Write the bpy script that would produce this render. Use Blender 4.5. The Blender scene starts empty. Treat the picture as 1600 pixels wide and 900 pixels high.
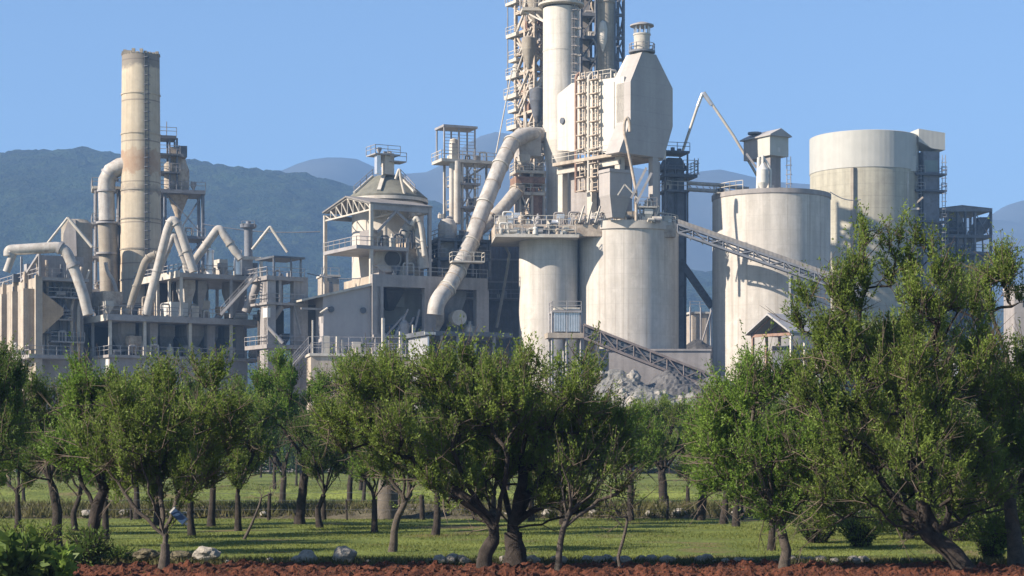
import bpy, math, random
import numpy as np
from mathutils import Vector, Matrix, noise
R = math.radians
rnd = random.Random(7)
C = bpy.context.scene
COL = C.collection

# ---------------- camera, sky, sun, exposure ----------------
FPX, CZ, HOR = 3000.0, 2.2, 705.0        # focal length in photo pixels, eye height, horizon row
cam = bpy.data.objects.new('camera', bpy.data.cameras.new('camera'))
COL.objects.link(cam); C.camera = cam
cam.location = (0, 0, CZ); cam.rotation_euler = (R(90), 0, 0)
cam.data.sensor_width = 36.0; cam.data.lens = 36.0 * FPX / 1600
cam.data.shift_y = (HOR - 450) / 1600
cam.data.clip_start = 0.5; cam.data.clip_end = 30000

SUN_AZ, SUN_EL = R(66), R(31)            # measured from the direction back to the camera, turning left
SD = Vector((-math.sin(SUN_AZ) * math.cos(SUN_EL), -math.cos(SUN_AZ) * math.cos(SUN_EL), math.sin(SUN_EL)))
w = bpy.data.worlds.new('World'); C.world = w; w.use_nodes = True
nt = w.node_tree
sky = nt.nodes.new('ShaderNodeTexSky'); sky.sky_type = 'NISHITA'; sky.sun_disc = False
sky.sun_elevation = SUN_EL
sky.sun_rotation = math.atan2(SD.x, SD.y) % (2 * math.pi)
sky.air_density = 1.0; sky.dust_density = 0.5; sky.ozone_density = 6.0; sky.altitude = 300
bg = nt.nodes['Background']; bg.inputs['Strength'].default_value = 0.075
hs = nt.nodes.new('ShaderNodeHueSaturation'); hs.inputs['Saturation'].default_value = .94
nt.links.new(sky.outputs[0], hs.inputs['Color']); nt.links.new(hs.outputs[0], bg.inputs[0])
sl = bpy.data.lights.new('sun', 'SUN'); sl.energy = 5.0; sl.angle = R(0.5); sl.color = (1.0, 0.87, 0.73)
so = bpy.data.objects.new('sun', sl); COL.objects.link(so)
so.rotation_euler = SD.to_track_quat('Z', 'Y').to_euler(); so.location = (-60, 0, 80)
C.view_settings.view_transform = 'Standard'; C.view_settings.look = 'None'
C.view_settings.exposure = 1.2; C.view_settings.gamma = 1.0
C.cycles.use_denoising = True
C.cycles.max_bounces = 6; C.cycles.diffuse_bounces = 2; C.cycles.glossy_bounces = 2
C.cycles.transmission_bounces = 4; C.cycles.transparent_max_bounces = 4; C.cycles.volume_bounces = 0
HAZE = 2.8e-4

# ---------------- pixel <-> world ----------------
def X(px, Y): return (px - 800) / FPX * Y
def Z(py, Y): return CZ + (HOR - py) / FPX * Y
def P(px, py, Y): return Vector((X(px, Y), Y, Z(py, Y)))
def GY(py): return FPX * CZ / (py - HOR)       # depth of the flat ground seen at a row

# ---------------- mesh building ----------------
BASE = {}
class MB:
    def __init__(s): s.V = []; s.F = []; s.S = []
    def add(s, vs, fs, sm=False):
        n = len(s.V); s.V += [tuple(v) for v in vs]
        for f in fs: s.F.append(tuple(i + n for i in f)); s.S.append(sm)
        return s
    def hexa(s, c):
        return s.add(c, [(0,3,2,1),(4,5,6,7),(0,1,5,4),(1,2,6,5),(2,3,7,6),(3,0,4,7)])
    def obox(s, o, a, b, c):
        o, a, b, c = map(Vector, (o, a, b, c))
        return s.hexa([o, o+a, o+a+b, o+b, o+c, o+a+c, o+a+b+c, o+b+c])
    def beam(s, p, q, w, h=None):
        p, q = Vector(p), Vector(q); h = h or w; d = (q - p).normalized()
        up = Vector((0,0,1)) if abs(d.z) < .95 else Vector((math.cos(.5), math.sin(.5), 0))
        sd = d.cross(up).normalized() * w / 2; u = sd.cross(d).normalized() * h / 2
        return s.hexa([p-sd-u, p+sd-u, p+sd+u, p-sd+u, q-sd-u, q+sd-u, q+sd+u, q-sd+u])
    def tube(s, pts, r, n=10, cap=True, smooth=True):
        pts = [Vector(p) for p in pts]; m = len(pts)
        rs = r if isinstance(r, (list, tuple)) else [r] * m
        prev = None; vs = []
        for i in range(m):
            a = pts[max(i-1, 0)]; b = pts[min(i+1, m-1)]; d = (b - a)
            d = d.normalized() if d.length > 1e-9 else Vector((0,0,1))
            if prev is None:
                t = Vector((0,0,1)) if abs(d.z) < .9 else Vector((1,0,0))
                u = d.cross(t).normalized()
            else:
                u = (prev - d * prev.dot(d)).normalized()
            prev = u; v = d.cross(u)
            for k in range(n):
                t = 2*math.pi*k/n; vs.append(pts[i] + (u*math.cos(t) + v*math.sin(t)) * rs[i])
        fs = [(i*n+k, i*n+(k+1)%n, (i+1)*n+(k+1)%n, (i+1)*n+k) for i in range(m-1) for k in range(n)]
        s.add(vs, fs, smooth)
        if cap:
            s.add(vs[:n], [tuple(range(n))[::-1]]); s.add(vs[-n:], [tuple(range(n))])
        return s
    def lathe(s, c, prof, n=48, caps=True):
        cx, cy = c[0], c[1]
        def ring(r, z): return [(cx + r*math.cos(2*math.pi*k/n), cy + r*math.sin(2*math.pi*k/n), z) for k in range(n)]
        for (r0, z0), (r1, z1) in zip(prof, prof[1:]):
            s.add(ring(r0, z0) + ring(r1, z1), [(k, (k+1)%n, n+(k+1)%n, n+k) for k in range(n)], True)
        if caps:
            if prof[0][0] > 1e-3: s.add(ring(*prof[0]), [tuple(range(n))[::-1]])
            if prof[-1][0] > 1e-3: s.add(ring(*prof[-1]), [tuple(range(n))])
        return s
    def extrude(s, poly, d):
        n = len(poly); d = Vector(d); a = [Vector(p) for p in poly]
        return s.add(a + [p + d for p in a], [tuple(range(n))[::-1], tuple(range(n, 2*n))] + [(k, (k+1)%n, n+(k+1)%n, n+k) for k in range(n)])
    def build(s, name, mat, parent=None, loc=None):
        b = Vector(BASE[parent.name]) if parent else Vector(loc or (0,0,0))
        me = bpy.data.meshes.new(name)
        me.from_pydata([(v[0]-b.x, v[1]-b.y, v[2]-b.z) for v in s.V], [], s.F)
        me.polygons.foreach_set('use_smooth', s.S)
        me.materials.append(mat); me.update()
        o = bpy.data.objects.new(name, me); COL.objects.link(o)
        if parent: o.parent = parent
        else: o.location = b
        BASE[o.name] = tuple(b)
        return o

def np_mesh(name, V, F, mat, parent=None, loc=None, smooth=False):
    """V (n,3) world, F (m,k) with constant k"""
    b = np.array(BASE[parent.name] if parent else (loc or (0,0,0)), dtype=np.float32)
    me = bpy.data.meshes.new(name); k = F.shape[1]
    me.vertices.add(len(V)); me.vertices.foreach_set('co', (V - b).astype(np.float32).ravel())
    me.loops.add(F.size); me.loops.foreach_set('vertex_index', F.astype(np.int32).ravel())
    me.polygons.add(len(F)); me.polygons.foreach_set('loop_start', np.arange(0, F.size, k, dtype=np.int32))
    me.polygons.foreach_set('use_smooth', np.full(len(F), smooth))
    me.update(calc_edges=True); me.validate(); me.materials.append(mat)
    o = bpy.data.objects.new(name, me); COL.objects.link(o)
    if parent: o.parent = parent
    else: o.location = tuple(float(t) for t in b)
    BASE[o.name] = tuple(float(t) for t in b)
    return o

def tag(o, label=None, cat=None, group=None, kind=None):
    for k, v in (('label', label), ('category', cat), ('group', group), ('kind', kind)):
        if v: o[k] = v
    return o
def thing(name, label, cat, loc, group=None):
    o = bpy.data.objects.new(name, None); COL.objects.link(o); o.location = loc
    o.empty_display_size = 1; BASE[o.name] = tuple(loc)
    return tag(o, label, cat, group)
def copy_tree(o, loc, rz=0, sc=1.0, label=None, group=None):
    c = o.copy(); COL.objects.link(c); c.location = loc; c.rotation_euler = (0, 0, rz); c.scale = (sc, sc, sc)
    if label: c['label'] = label
    if group: c['group'] = group
    for ch in [x for x in COL.objects if x.parent == o]:
        d = ch.copy(); COL.objects.link(d); d.parent = c
    return c

# ---------------- materials ----------------
MATS = {}
def mat(name, col, rough=.85, var=.18, streak=0., metal=0., bump=.15, scale=.6, tint=None, tintamt=.35, pour=0., corr=0., extra=None, bdist=.05):
    if name in MATS: return MATS[name]
    m = bpy.data.materials.new(name); m.use_nodes = True; t = m.node_tree; N = t.nodes; L = t.links
    b = N['Principled BSDF']; b.inputs['Roughness'].default_value = rough; b.inputs['Metallic'].default_value = metal
    b.inputs['Specular IOR Level'].default_value = .25
    tc = N.new('ShaderNodeTexCoord')
    def ns(sc, det=4, vec=None, rg=.6):
        n = N.new('ShaderNodeTexNoise'); n.inputs['Scale'].default_value = sc; n.inputs['Detail'].default_value = det
        n.inputs['Roughness'].default_value = rg; L.new(vec or tc.outputs['Object'], n.inputs['Vector']); return n.outputs['Fac']
    def math_(op, a, c=None, clamp=False):
        n = N.new('ShaderNodeMath'); n.operation = op; n.use_clamp = clamp
        for i, v in enumerate((a, c)):
            if v is None: continue
            if isinstance(v, (int, float)): n.inputs[i].default_value = v
            else: L.new(v, n.inputs[i])
        return n.outputs[0]
    def rng(a, lo, hi, o0=0., o1=1.):
        n = N.new('ShaderNodeMapRange'); L.new(a, n.inputs[0])
        for i, v in enumerate((lo, hi, o0, o1)): n.inputs[i+1].default_value = v
        return n.outputs[0]
    def mix(f, a, c, bt='MIX'):
        n = N.new('ShaderNodeMix'); n.data_type = 'RGBA'; n.blend_type = bt
        if isinstance(f, float): n.inputs[0].default_value = f
        else: L.new(f, n.inputs[0])
        for i, v in ((6, a), (7, c)):
            if isinstance(v, tuple): n.inputs[i].default_value = (*v[:3], 1)
            else: L.new(v, n.inputs[i])
        return n.outputs[2]
    big = ns(scale); fine = ns(scale * 9, 5)
    f = math_('MULTIPLY', rng(big, .3, .7, 1 - var, 1 + var), rng(fine, .3, .7, 1 - var * .5, 1 + var * .5))
    if streak:
        mp = N.new('ShaderNodeMapping'); mp.inputs['Scale'].default_value = (1.3, 1.3, .05); L.new(tc.outputs['Object'], mp.inputs[0])
        f = math_('MULTIPLY', f, rng(ns(1.0, 4, mp.outputs[0]), .35, .65, 1 - streak, 1 + streak * .4))
    sx = None
    if pour:
        sx = N.new('ShaderNodeSeparateXYZ'); L.new(tc.outputs['Object'], sx.inputs[0])
        fr = math_('FRACT', math_('MULTIPLY', sx.outputs[2], 1/1.9))
        ln = math_('LESS_THAN', fr, .05)
        f = math_('MULTIPLY', f, math_('SUBTRACT', 1., math_('MULTIPLY', ln, pour)))
    col_ = mix(1.0, tuple(col), f, 'MULTIPLY')
    if tint:
        col_ = mix(math_('MULTIPLY', rng(ns(scale * 1.7 + .1, 6, None, .7), .5, .72), tintamt), col_, tuple(tint))
    if extra: col_ = extra(N, L, tc, col_, ns, math_, rng, mix)
    L.new(col_, b.inputs['Base Color'])
    h = fine
    if corr:
        sx = N.new('ShaderNodeSeparateXYZ'); L.new(tc.outputs['Object'], sx.inputs[0])
        ss = math_('SINE', math_('MULTIPLY', math_('ADD', sx.outputs[0], math_('MULTIPLY', sx.outputs[1], .6)), 2*math.pi/corr))
        h = math_('ADD', math_('MULTIPLY', ss, 1.2), fine)
    if bump:
        bp = N.new('ShaderNodeBump'); bp.inputs['Strength'].default_value = bump; bp.inputs['Distance'].default_value = bdist
        L.new(h, bp.inputs['Height']); L.new(bp.outputs[0], b.inputs['Normal'])
    MATS[name] = m; return m

def stain(N, L, tc, col, ns, math_, rng, mix):
    """rust rings and the sooty mouth of the stack"""
    sx = N.new('ShaderNodeSeparateXYZ'); L.new(tc.outputs['Object'], sx.inputs[0]); z = sx.outputs[2]
    wob = math_('MULTIPLY', ns(.9, 5), 3.0)
    zz = math_('ADD', z, wob)
    def band(lo, hi, e):
        return math_('MULTIPLY', rng(zz, lo - e, lo + e), rng(zz, hi - e, hi + e, 1, 0))
    patch = rng(ns(.35, 5), .42, .58)
    col = mix(math_('MULTIPLY', math_('MULTIPLY', band(40.6, 43.6, .2), rng(patch,0,1,.55,1)), .85), col, (.30, .19, .12))
    col = mix(math_('MULTIPLY', math_('MULTIPLY', band(38.0, 39.0, .15), rng(patch,0,1,.4,1)), .8), col, (.20, .17, .15))
    col = mix(math_('MULTIPLY', math_('MULTIPLY', band(27.5, 29.5, .5), patch), .6), col, (.38, .27, .16))
    col = mix(math_('MULTIPLY', rng(zz, 54.3, 54.9), .72), col, (.14, .13, .12))
    fr = math_('FRACT', math_('MULTIPLY', z, 1/5.4))
    col = mix(math_('MULTIPLY', math_('LESS_THAN', fr, .03), .55), col, (.12, .10, .09))
    return col

def runs(N, L, tc, col, ns, math_, rng, mix):
    """narrow dirty runs, dust patches and formwork joints on cast concrete"""
    mp = N.new('ShaderNodeMapping'); mp.inputs['Scale'].default_value = (2.6, 2.6, .035); L.new(tc.outputs['Object'], mp.inputs[0])
    col = mix(math_('MULTIPLY', rng(ns(1.0, 5, mp.outputs[0]), .55, .64), .34), col, (.22, .18, .13))
    mp2 = N.new('ShaderNodeMapping'); mp2.inputs['Scale'].default_value = (.7, .7, .12); L.new(tc.outputs['Object'], mp2.inputs[0])
    col = mix(math_('MULTIPLY', rng(ns(1.0, 6, mp2.outputs[0], .7), .52, .6), .22), col, (.27, .25, .21))
    return mix(math_('MULTIPLY', rng(ns(.5, 6, None, .75), .56, .62), .25), col, (.62, .59, .53))
CON  = mat('concrete_pale', (.48, .445, .39), streak=.10, var=.10, pour=.06, tint=(.40,.34,.26), tintamt=.25, scale=.25)
CON2 = mat('concrete_silo', (.49, .46, .41), streak=.15, var=.10, pour=.07, tint=(.40,.35,.28), tintamt=.28, scale=.22, extra=runs)
CONG = mat('concrete_grey', (.29, .27, .255), streak=.18, var=.14, tint=(.22,.19,.17), tintamt=.4, scale=.4)
CONB = mat('concrete_brown', (.30, .27, .22), streak=.25, var=.16, pour=.12, tint=(.20,.16,.12), tintamt=.5, scale=.3)
STACK= mat('stack_concrete', (.46, .40, .30), streak=.2, var=.12, tint=(.34,.27,.19), tintamt=.3, scale=.3, extra=stain)
WHT  = mat('white_render', (.55, .54, .50), var=.08, streak=.08, tint=(.45,.42,.36), tintamt=.2)
BEI  = mat('beige_render', (.38, .33, .265), var=.18, streak=.25, tint=(.34,.27,.20), tintamt=.4)
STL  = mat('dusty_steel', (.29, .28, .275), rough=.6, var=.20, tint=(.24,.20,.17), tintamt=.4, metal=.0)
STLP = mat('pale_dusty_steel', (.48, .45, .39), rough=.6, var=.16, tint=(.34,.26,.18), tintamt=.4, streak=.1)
DARK = mat('dark_steel', (.10, .11, .125), rough=.6, var=.25, tint=(.14,.11,.09), tintamt=.4)
BLUES= mat('grey_blue_steel', (.17, .18, .20), rough=.6, var=.2, tint=(.08,.08,.08), tintamt=.7)
RUST = mat('rusty_steel', (.24, .15, .11), rough=.8, var=.35, tint=(.36,.28,.22), tintamt=.6, scale=1.2)
RUSTY= mat('dust_caked_steel', (.40, .34, .27), rough=.85, var=.35, tint=(.24,.16,.11), tintamt=.7, scale=1.1)
DUCT = mat('duct_steel', (.40, .38, .345), rough=.6, var=.16, streak=.2, tint=(.22,.15,.10), tintamt=.6, scale=.8)
GALV = mat('bright_galvanised_steel', (.62, .63, .64), rough=.32, var=.10, metal=.55, streak=.12, tint=(.40,.38,.36), tintamt=.3, scale=1.3)
CLAD = mat('pale_cladding', (.43, .43, .39), rough=.5, var=.05, streak=.06, corr=.9, bump=.06)
CLADG= mat('corrugated_grey_sheet', (.33, .32, .31), rough=.6, var=.14, corr=.45, bump=.08, tint=(.26,.22,.19), tintamt=.4)
FILT = mat('filter_house_sheet', (.55, .52, .46), rough=.55, var=.08, streak=.10, pour=.10, tint=(.44,.38,.30), tintamt=.25, scale=.35, extra=runs)
FILTG= mat('filter_hopper_sheet', (.36, .335, .31), rough=.55, var=.08, streak=.07, pour=.08, scale=.3)
ROOF = mat('fibre_cement_roof', (.20, .19, .18), rough=.8, var=.18, corr=.5, bump=.15, tint=(.20,.18,.15), tintamt=.5)
CONE = mat('cone_roof_sheet', (.16, .16, .13), rough=.75, var=.12, streak=.18, tint=(.24,.22,.17), tintamt=.4)
SHADE = mat('interior_shade', (.06, .055, .05), var=.3)  # near-black colour that paints the shade inside open buildings and recesses
TAN  = mat('tan_board', (.38, .28, .18), var=.2, streak=.15)
BLUE = mat('blue_plastic', (.03, .06, .12), rough=.4, var=.1)
GLASS= mat('window_glass', (.04, .05, .06), rough=.15, var=.1, bump=0)
GRAVEL=mat('crushed_rock', (.095, .092, .088), var=.5, scale=.9, bump=.9, tint=(.15,.15,.145), tintamt=.5)
GRAVW= mat('pale_crushed_rock', (.17, .167, .15), var=.4, scale=1.2, bump=.9, tint=(.08,.08,.08), tintamt=.7)
STONE= mat('limestone', (.30, .28, .245), var=.3, scale=4, bump=.6, tint=(.22,.20,.17), tintamt=.6)
CONC_POST = mat('weathered_post', (.10, .088, .075), var=.3, scale=3, bump=.5)
BARK = mat('bark', (.040, .033, .028), var=.5, scale=6, bump=.9, rough=.95, tint=(.085,.075,.065), tintamt=.5)
TWIG = mat('dry_twig', (.115, .092, .070), var=.3, scale=5, bump=.2, rough=.95)
BRICKT = mat('dusty_brown_steel', (.17, .145, .135), var=.25, scale=1)
BARKP= mat('pale_bark', (.085, .072, .06), var=.4, scale=6, bump=.8, rough=.95, tint=(.07,.055,.045), tintamt=.5)

# ---------------- grids: a plan turned A degrees, its near corner at a photo column ----------------
class Fr:
    def __init__(s, px, Y, A=28):
        s.Y = Y; s.x = X(px, Y); a = R(A); s.c, s.s = math.cos(a), math.sin(a)
        s.u = Vector((s.c, s.s, 0)); s.v = Vector((-s.s, s.c, 0)); s.o = Vector((s.x, Y, 0))
    def W(s, px):
        k = (px - 800) / FPX; return (k * s.Y - s.x) / (s.c - k * s.s)
    def D(s, px):
        k = (px - 800) / FPX; return (s.x - k * s.Y) / (s.s + k * s.c)
    def z(s, py, u=0, v=0):
        return Z(py, (s.o + s.u*u + s.v*v).y)
    def p(s, u, v, z): return s.o + s.u*u + s.v*v + Vector((0, 0, z))

def bx(T, name, m, f, u0, u1, v0, v1, z0, z1):
    return MB().obox(f.p(u0, v0, z0), f.u*(u1-u0), f.v*(v1-v0), (0,0,z1-z0)).build(name, m, T)
def bm_(T, name, m, p, q, w=.25, h=None): return MB().beam(p, q, w, h).build(name, m, T)
def pipe(T, name, m, pts, r, n=12, bend=0.0):
    if bend:
        pts = [Vector(p) for p in pts]; out = [pts[0]]
        for a, b, c in zip(pts, pts[1:], pts[2:]):
            l = min(bend, (a-b).length*.48, (c-b).length*.48)
            s, e = b + (a-b).normalized()*l, b + (c-b).normalized()*l
            out += [(s*(1-t)**2 + b*2*t*(1-t) + e*t*t) for t in (0,.2,.4,.6,.8,1)]
        pts = out + [pts[-1]]
    return MB().tube(pts, r, n).build(name, m, T)
def pxpipe(T, name, m, pts, rpx, Y, bend=0.0, n=12):
    q = [P(p[0], p[1], p[2] if len(p) > 2 else Y) for p in pts]
    return pipe(T, name, m, q, rpx * Y / FPX, n, bend)
def rail(T, m, pts, h=1.1, step=1.6, t=.07, name='handrail'):
    g = MB()
    for a, b in zip(pts, pts[1:]):
        a, b = Vector(a), Vector(b); L = (b-a).length; k = max(1, round(L/step)); up = Vector((0,0,1))
        for i in range(k+1):
            p = a + (b-a)*(i/k); g.beam(p, p + up*h, t)
        for hh in (h, h*.55): g.beam(a + up*hh, b + up*hh, t)
    return g.build(name, m, T)
def deck(T, m, f, u0, u1, v0, v1, z, t=.3, rm=None, name='deck', sides='fl'):
    T = bx(T, name, m, f, u0, u1, v0, v1, z - t, z)
    if rm:
        e = .06; c = dict(f=((u0,v0),(u1,v0)), l=((u0,v0),(u0,v1)), r=((u1,v0),(u1,v1)), b=((u0,v1),(u1,v1)))
        for s in sides:
            (a, b), (c2, d) = c[s]
            rail(T, rm, [f.p(a, b, z), f.p(c2, d, z)])
def cols(T, m, f, us, vs, z0, z1, w=.3):
    for u in us:
        for v in vs: bm_(T, 'column', m, f.p(u, v, z0), f.p(u, v, z1), w)
def beams(T, m, f, us, vs, zs, w=.28, h=.35):
    for z in zs:
        for v in vs: bm_(T, 'beam', m, f.p(us[0], v, z), f.p(us[-1], v, z), w, h)
        for u in us: bm_(T, 'beam', m, f.p(u, vs[0], z - .01), f.p(u, vs[-1], z - .01), w, h)
def brace(T, m, a, b, w=.16): return bm_(T, 'brace', m, a, b, w)
def hopper(T, m, f, u0, u1, v0, v1, z1, zm, z0, k=.25, name='hopper'):
    g = MB(); g.obox(f.p(u0, v0, zm), f.u*(u1-u0), f.v*(v1-v0), (0,0,z1-zm))
    cu, cv = (u0+u1)/2, (v0+v1)/2; a, b = (u1-u0)/2*k, (v1-v0)/2*k
    g.hexa([f.p(cu-a, cv-b, z0), f.p(cu+a, cv-b, z0), f.p(cu+a, cv+b, z0), f.p(cu-a, cv+b, z0),
            f.p(u0, v0, zm), f.p(u1, v0, zm), f.p(u1, v1, zm), f.p(u0, v1, zm)])
    return g.build(name, m, T)
def stairs(T, m, p, q, wd=.8, side=None):
    p, q = Vector(p), Vector(q); d = q - p; sd = (side or Vector((d.y, -d.x, 0)).normalized()) * wd
    g = MB(); g.beam(p, q, .12, .3); g.beam(p + sd, q + sd, .12, .3)
    n = max(3, int(abs(d.z) / .25))
    for i in range(1, n):
        c = p + d*(i/n); g.obox(c - Vector((0,0,.03)), sd, Vector((d.x, d.y, 0)).normalized()*.25, (0,0,.05))
    g.build('staircase', m, T); rail(T, m, [p, q], 1.0, 1.5, .06, 'stair_rail')
def ladder(T, m, p, q, wd=.5, cage=True, side=None):
    p, q = Vector(p), Vector(q); sd = side or Vector((1,0,0)); out = Vector((sd.y, -sd.x, 0)); g = MB()
    g.beam(p - sd*wd/2, q - sd*wd/2, .08); g.beam(p + sd*wd/2, q + sd*wd/2, .08)
    n = int((q-p).length / .6)
    for i in range(n): c = p + (q-p)*(i/n); g.beam(c - sd*wd/2, c + sd*wd/2, .05)
    if cage:
        for i in range(0, n, 2):
            c = p + (q-p)*(i/n)
            pts = [c + sd*(wd*.8*math.cos(a)) + out*(wd*1.5*math.sin(a)) for a in [math.pi*k/5 for k in range(6)]]
            for a, b in zip(pts, pts[1:]): g.beam(a, b, .06)
    return g.build('ladder', m, T)
def clutter(T, rs, f, u0, u1, v0, v1, z, n, mats, smax=1.2):
    """small machines, housings and risers standing on a deck, each a part"""
    for i in range(n):
        u, v = rs.uniform(u0, u1), rs.uniform(v0, v1); m = rs.choice(mats); k = rs.random(); s = rs.uniform(.35, smax)
        if k < .3: bx(T, 'cabinet', m, f, u, u + s*.8, v, v + s*.7, z, z + s)
        elif k < .5:
            c = f.p(u, v, 0); MB().lathe(c, [(s*.35, z), (s*.35, z+s*.8), (s*.12, z+s*1.05), (s*.12, z+s*1.3)], 12).build('vent', m, T)
        elif k < .68: pipe(T, 'riser_pipe', m, [f.p(u, v, z), f.p(u, v, z+s*1.4), f.p(u+s, v, z+s*1.4), f.p(u+s, v, z)], .12, 8, .25)
        elif k < .85:
            a = f.p(u, v, z+s*.4); b = f.p(u+s*1.1, v, z+s*.4)
            MB().tube([a, b], s*.32, 12).beam(a - Vector((0,0,s*.4)), a, .2).beam(b - Vector((0,0,s*.4)), b, .2).build('motor', m, T)
        else: hopper(T, m, f, u, u+s, v, v+s, z+s*1.6, z+s, z+s*.2, .3, 'small_hopper')

# =====================================================================
# SETTING: ground, soil, terrace bank, hills
# =====================================================================
def ground_mat():
    m = bpy.data.materials.new('meadow'); m.use_nodes = True; t = m.node_tree; N, L = t.nodes, t.links
    b = N['Principled BSDF']; b.inputs['Roughness'].default_value = .95; b.inputs['Specular IOR Level'].default_value = .1
    tc = N.new('ShaderNodeTexCoord')
    def ns(s, d=5):
        n = N.new('ShaderNodeTexNoise'); n.inputs['Scale'].default_value = s; n.inputs['Detail'].default_value = d; L.new(tc.outputs['Object'], n.inputs['Vector']); return n.outputs['Fac']
    r = N.new('ShaderNodeValToRGB'); e = r.color_ramp.elements
    e[0].position = .32; e[0].color = (.150, .120, .060, 1); e[1].position = .68; e[1].color = (.175, .205, .050, 1); e.new(.42).color = (.100, .130, .034, 1)
    L.new(ns(.35), r.inputs[0])
    x = N.new('ShaderNodeMix'); x.data_type = 'RGBA'; x.blend_type = 'MULTIPLY'; x.inputs[0].default_value = 1
    r2 = N.new('ShaderNodeMapRange'); r2.inputs[1].default_value = .3; r2.inputs[2].default_value = .7; r2.inputs[3].default_value = .6; r2.inputs[4].default_value = 1.35
    L.new(ns(9), r2.inputs[0]); L.new(r.outputs[0], x.inputs[6]); L.new(r2.outputs[0], x.inputs[7])
    L.new(x.outputs[2], b.inputs['Base Color'])
    bp = N.new('ShaderNodeBump'); bp.inputs['Distance'].default_value = .08; L.new(ns(14), bp.inputs['Height']); L.new(bp.outputs[0], b.inputs['Normal'])
    return m
MEADOW = ground_mat()
g = MB().add([(-5100,-50,0),(5100,-50,0),(5100,4450,0),(-5100,4450,0)], [(0,1,2,3)])
tag(g.build('ground', MEADOW), kind='structure')
YARD = mat('dusty_yard', (.20, .18, .155), var=.2, scale=.1, bump=.3)
g = MB().add([(-140,205,.004),(160,205,.004),(160,420,.004),(-140,420,.004)], [(0,1,2,3)])
tag(g.build('yard_ground', YARD), kind='structure')

def nz(x, y, s, k=0): return noise.noise(Vector((x*s, y*s, k)))
def height_sheet(name, xs, ys, hf, m, smooth=True):
    nx, ny = len(xs), len(ys); V = np.zeros((nx*ny, 3), np.float32)
    for j, y in enumerate(ys):
        for i, x in enumerate(xs): V[j*nx+i] = (x, y, hf(x, y))
    ii = np.arange(nx*ny).reshape(ny, nx)
    F = np.stack([ii[:-1,:-1].ravel(), ii[:-1,1:].ravel(), ii[1:,1:].ravel(), ii[1:,:-1].ravel()], 1)
    return np_mesh(name, V, F, m, smooth=smooth)

SOIL = mat('red_soil', (.078, .027, .014), var=.55, scale=1.7, bump=1.0, rough=1., tint=(.028,.013,.009), tintamt=.8)  # dark tint paints shadowed gaps between the clods
def soil_h(x, y):
    e = 36.95 + .4*nz(x, 0, .5) + .15*nz(x, 3, 3)
    f = min(1, max(0, (e - y)/.4))
    lump = abs(nz(x, y, 1.5)) * .15 + abs(nz(x, y, 4.5, 3)) * .13 + .07*nz(x, y, 11, 5)
    return -.05 + f * (.03 + lump)
tag(height_sheet('ploughed_soil', np.arange(-11, 11, .05), np.arange(32.0, 38.2, .05), soil_h, SOIL, smooth=False), kind='structure')
g = MB().add([(-30,5,.006),(30,5,.006),(30,32.2,.006),(-30,32.2,.006)], [(0,1,2,3)])
tag(g.build('soil', SOIL), kind='structure')

BANK = mat('stony_earth', (.085, .075, .050), var=.5, scale=1.6, bump=1.0, rough=1., tint=(.17,.16,.10), tintamt=.55)
def bank_h(x, y):
    c = 64.5 + .8*nz(x, 1, .12); d = (y - c) / 2.0
    return -.03 + max(0, 1 - d*d) * (.40 + .18*nz(x, y, .7) + .12*nz(x, y, 2.6)) 
tag(height_sheet('earth_bank', np.arange(-26, 26, .16), np.arange(61.5, 67.6, .16), bank_h, BANK, smooth=False), kind='structure')
def bank2_h(x, y):
    d = (y - 92 - 1.2*nz(x, 2, .1)) / 2.4
    return -.03 + max(0, 1 - d*d) * (.34 + .16*nz(x, y, .7) + .10*nz(x, y, 2.6)) 
tag(height_sheet('earth_bank', np.arange(-34, 34, .3), np.arange(88, 96.4, .3), bank2_h, MEADOW, smooth=False), kind='structure')

# hills: real ridges far off; their crest lines are read as heights at their own distance
def hill(name, Yc, crest, depth_front, depth_back, dx, dy, m, canopy, x0=None, x1=None):
    cx = np.array([X(p[0], Yc) for p in crest]); cz = np.array([Z(p[1], Yc) for p in crest])
    xs = np.arange(cx[0] if x0 is None else x0, cx[-1] if x1 is None else x1, dx)
    ys = np.arange(Yc - depth_front, Yc + depth_back, dy)
    XX, YY = np.meshgrid(xs, ys)
    H = np.interp(xs, cx, cz)[None, :]
    t = np.where(YY < Yc, (YY - (Yc - depth_front)) / depth_front, 1 - (YY - Yc) / depth_back * .6)
    prof = np.sin(np.clip(t, 0, 1) * math.pi / 2) ** .9
    H = H / (prof * Yc / YY).max()
    def vn(s, seed):
        r = np.random.default_rng(seed); g = r.random((64, 64)); a = XX / s; b = YY / s
        i, j = np.floor(a).astype(int), np.floor(b).astype(int); fa, fb = a - i, b - j
        fa, fb = fa*fa*(3-2*fa), fb*fb*(3-2*fb); G = lambda p, q: g[p % 64, q % 64]
        return (G(i,j)*(1-fa)+G(i+1,j)*fa)*(1-fb)+(G(i,j+1)*(1-fa)+G(i+1,j+1)*fa)*fb - .5
    edge = np.clip((1 - np.abs(t - 1)) , 0, 1)
    z = H * prof + H * .22 * np.clip(1.05 - prof, 0, 1) * prof * 2 * (vn(depth_front*.32, 1) + .5*vn(depth_front*.14, 2)) \
        + canopy * (1.3*vn(11, 4) + .9*vn(6.5, 5) + .9*vn(26, 6)) * np.clip(prof*4, 0, 1) + H*.008*vn(depth_front*.05, 7)
    V = np.stack([XX, YY, z - 1], -1).reshape(-1, 3)
    ii = np.arange(V.shape[0]).reshape(XX.shape)
    F = np.stack([ii[:-1,:-1].ravel(), ii[:-1,1:].ravel(), ii[1:,1:].ravel(), ii[1:,:-1].ravel()], 1)
    return tag(np_mesh(name, V.astype(np.float32), F, m, smooth=True), kind='structure')
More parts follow.
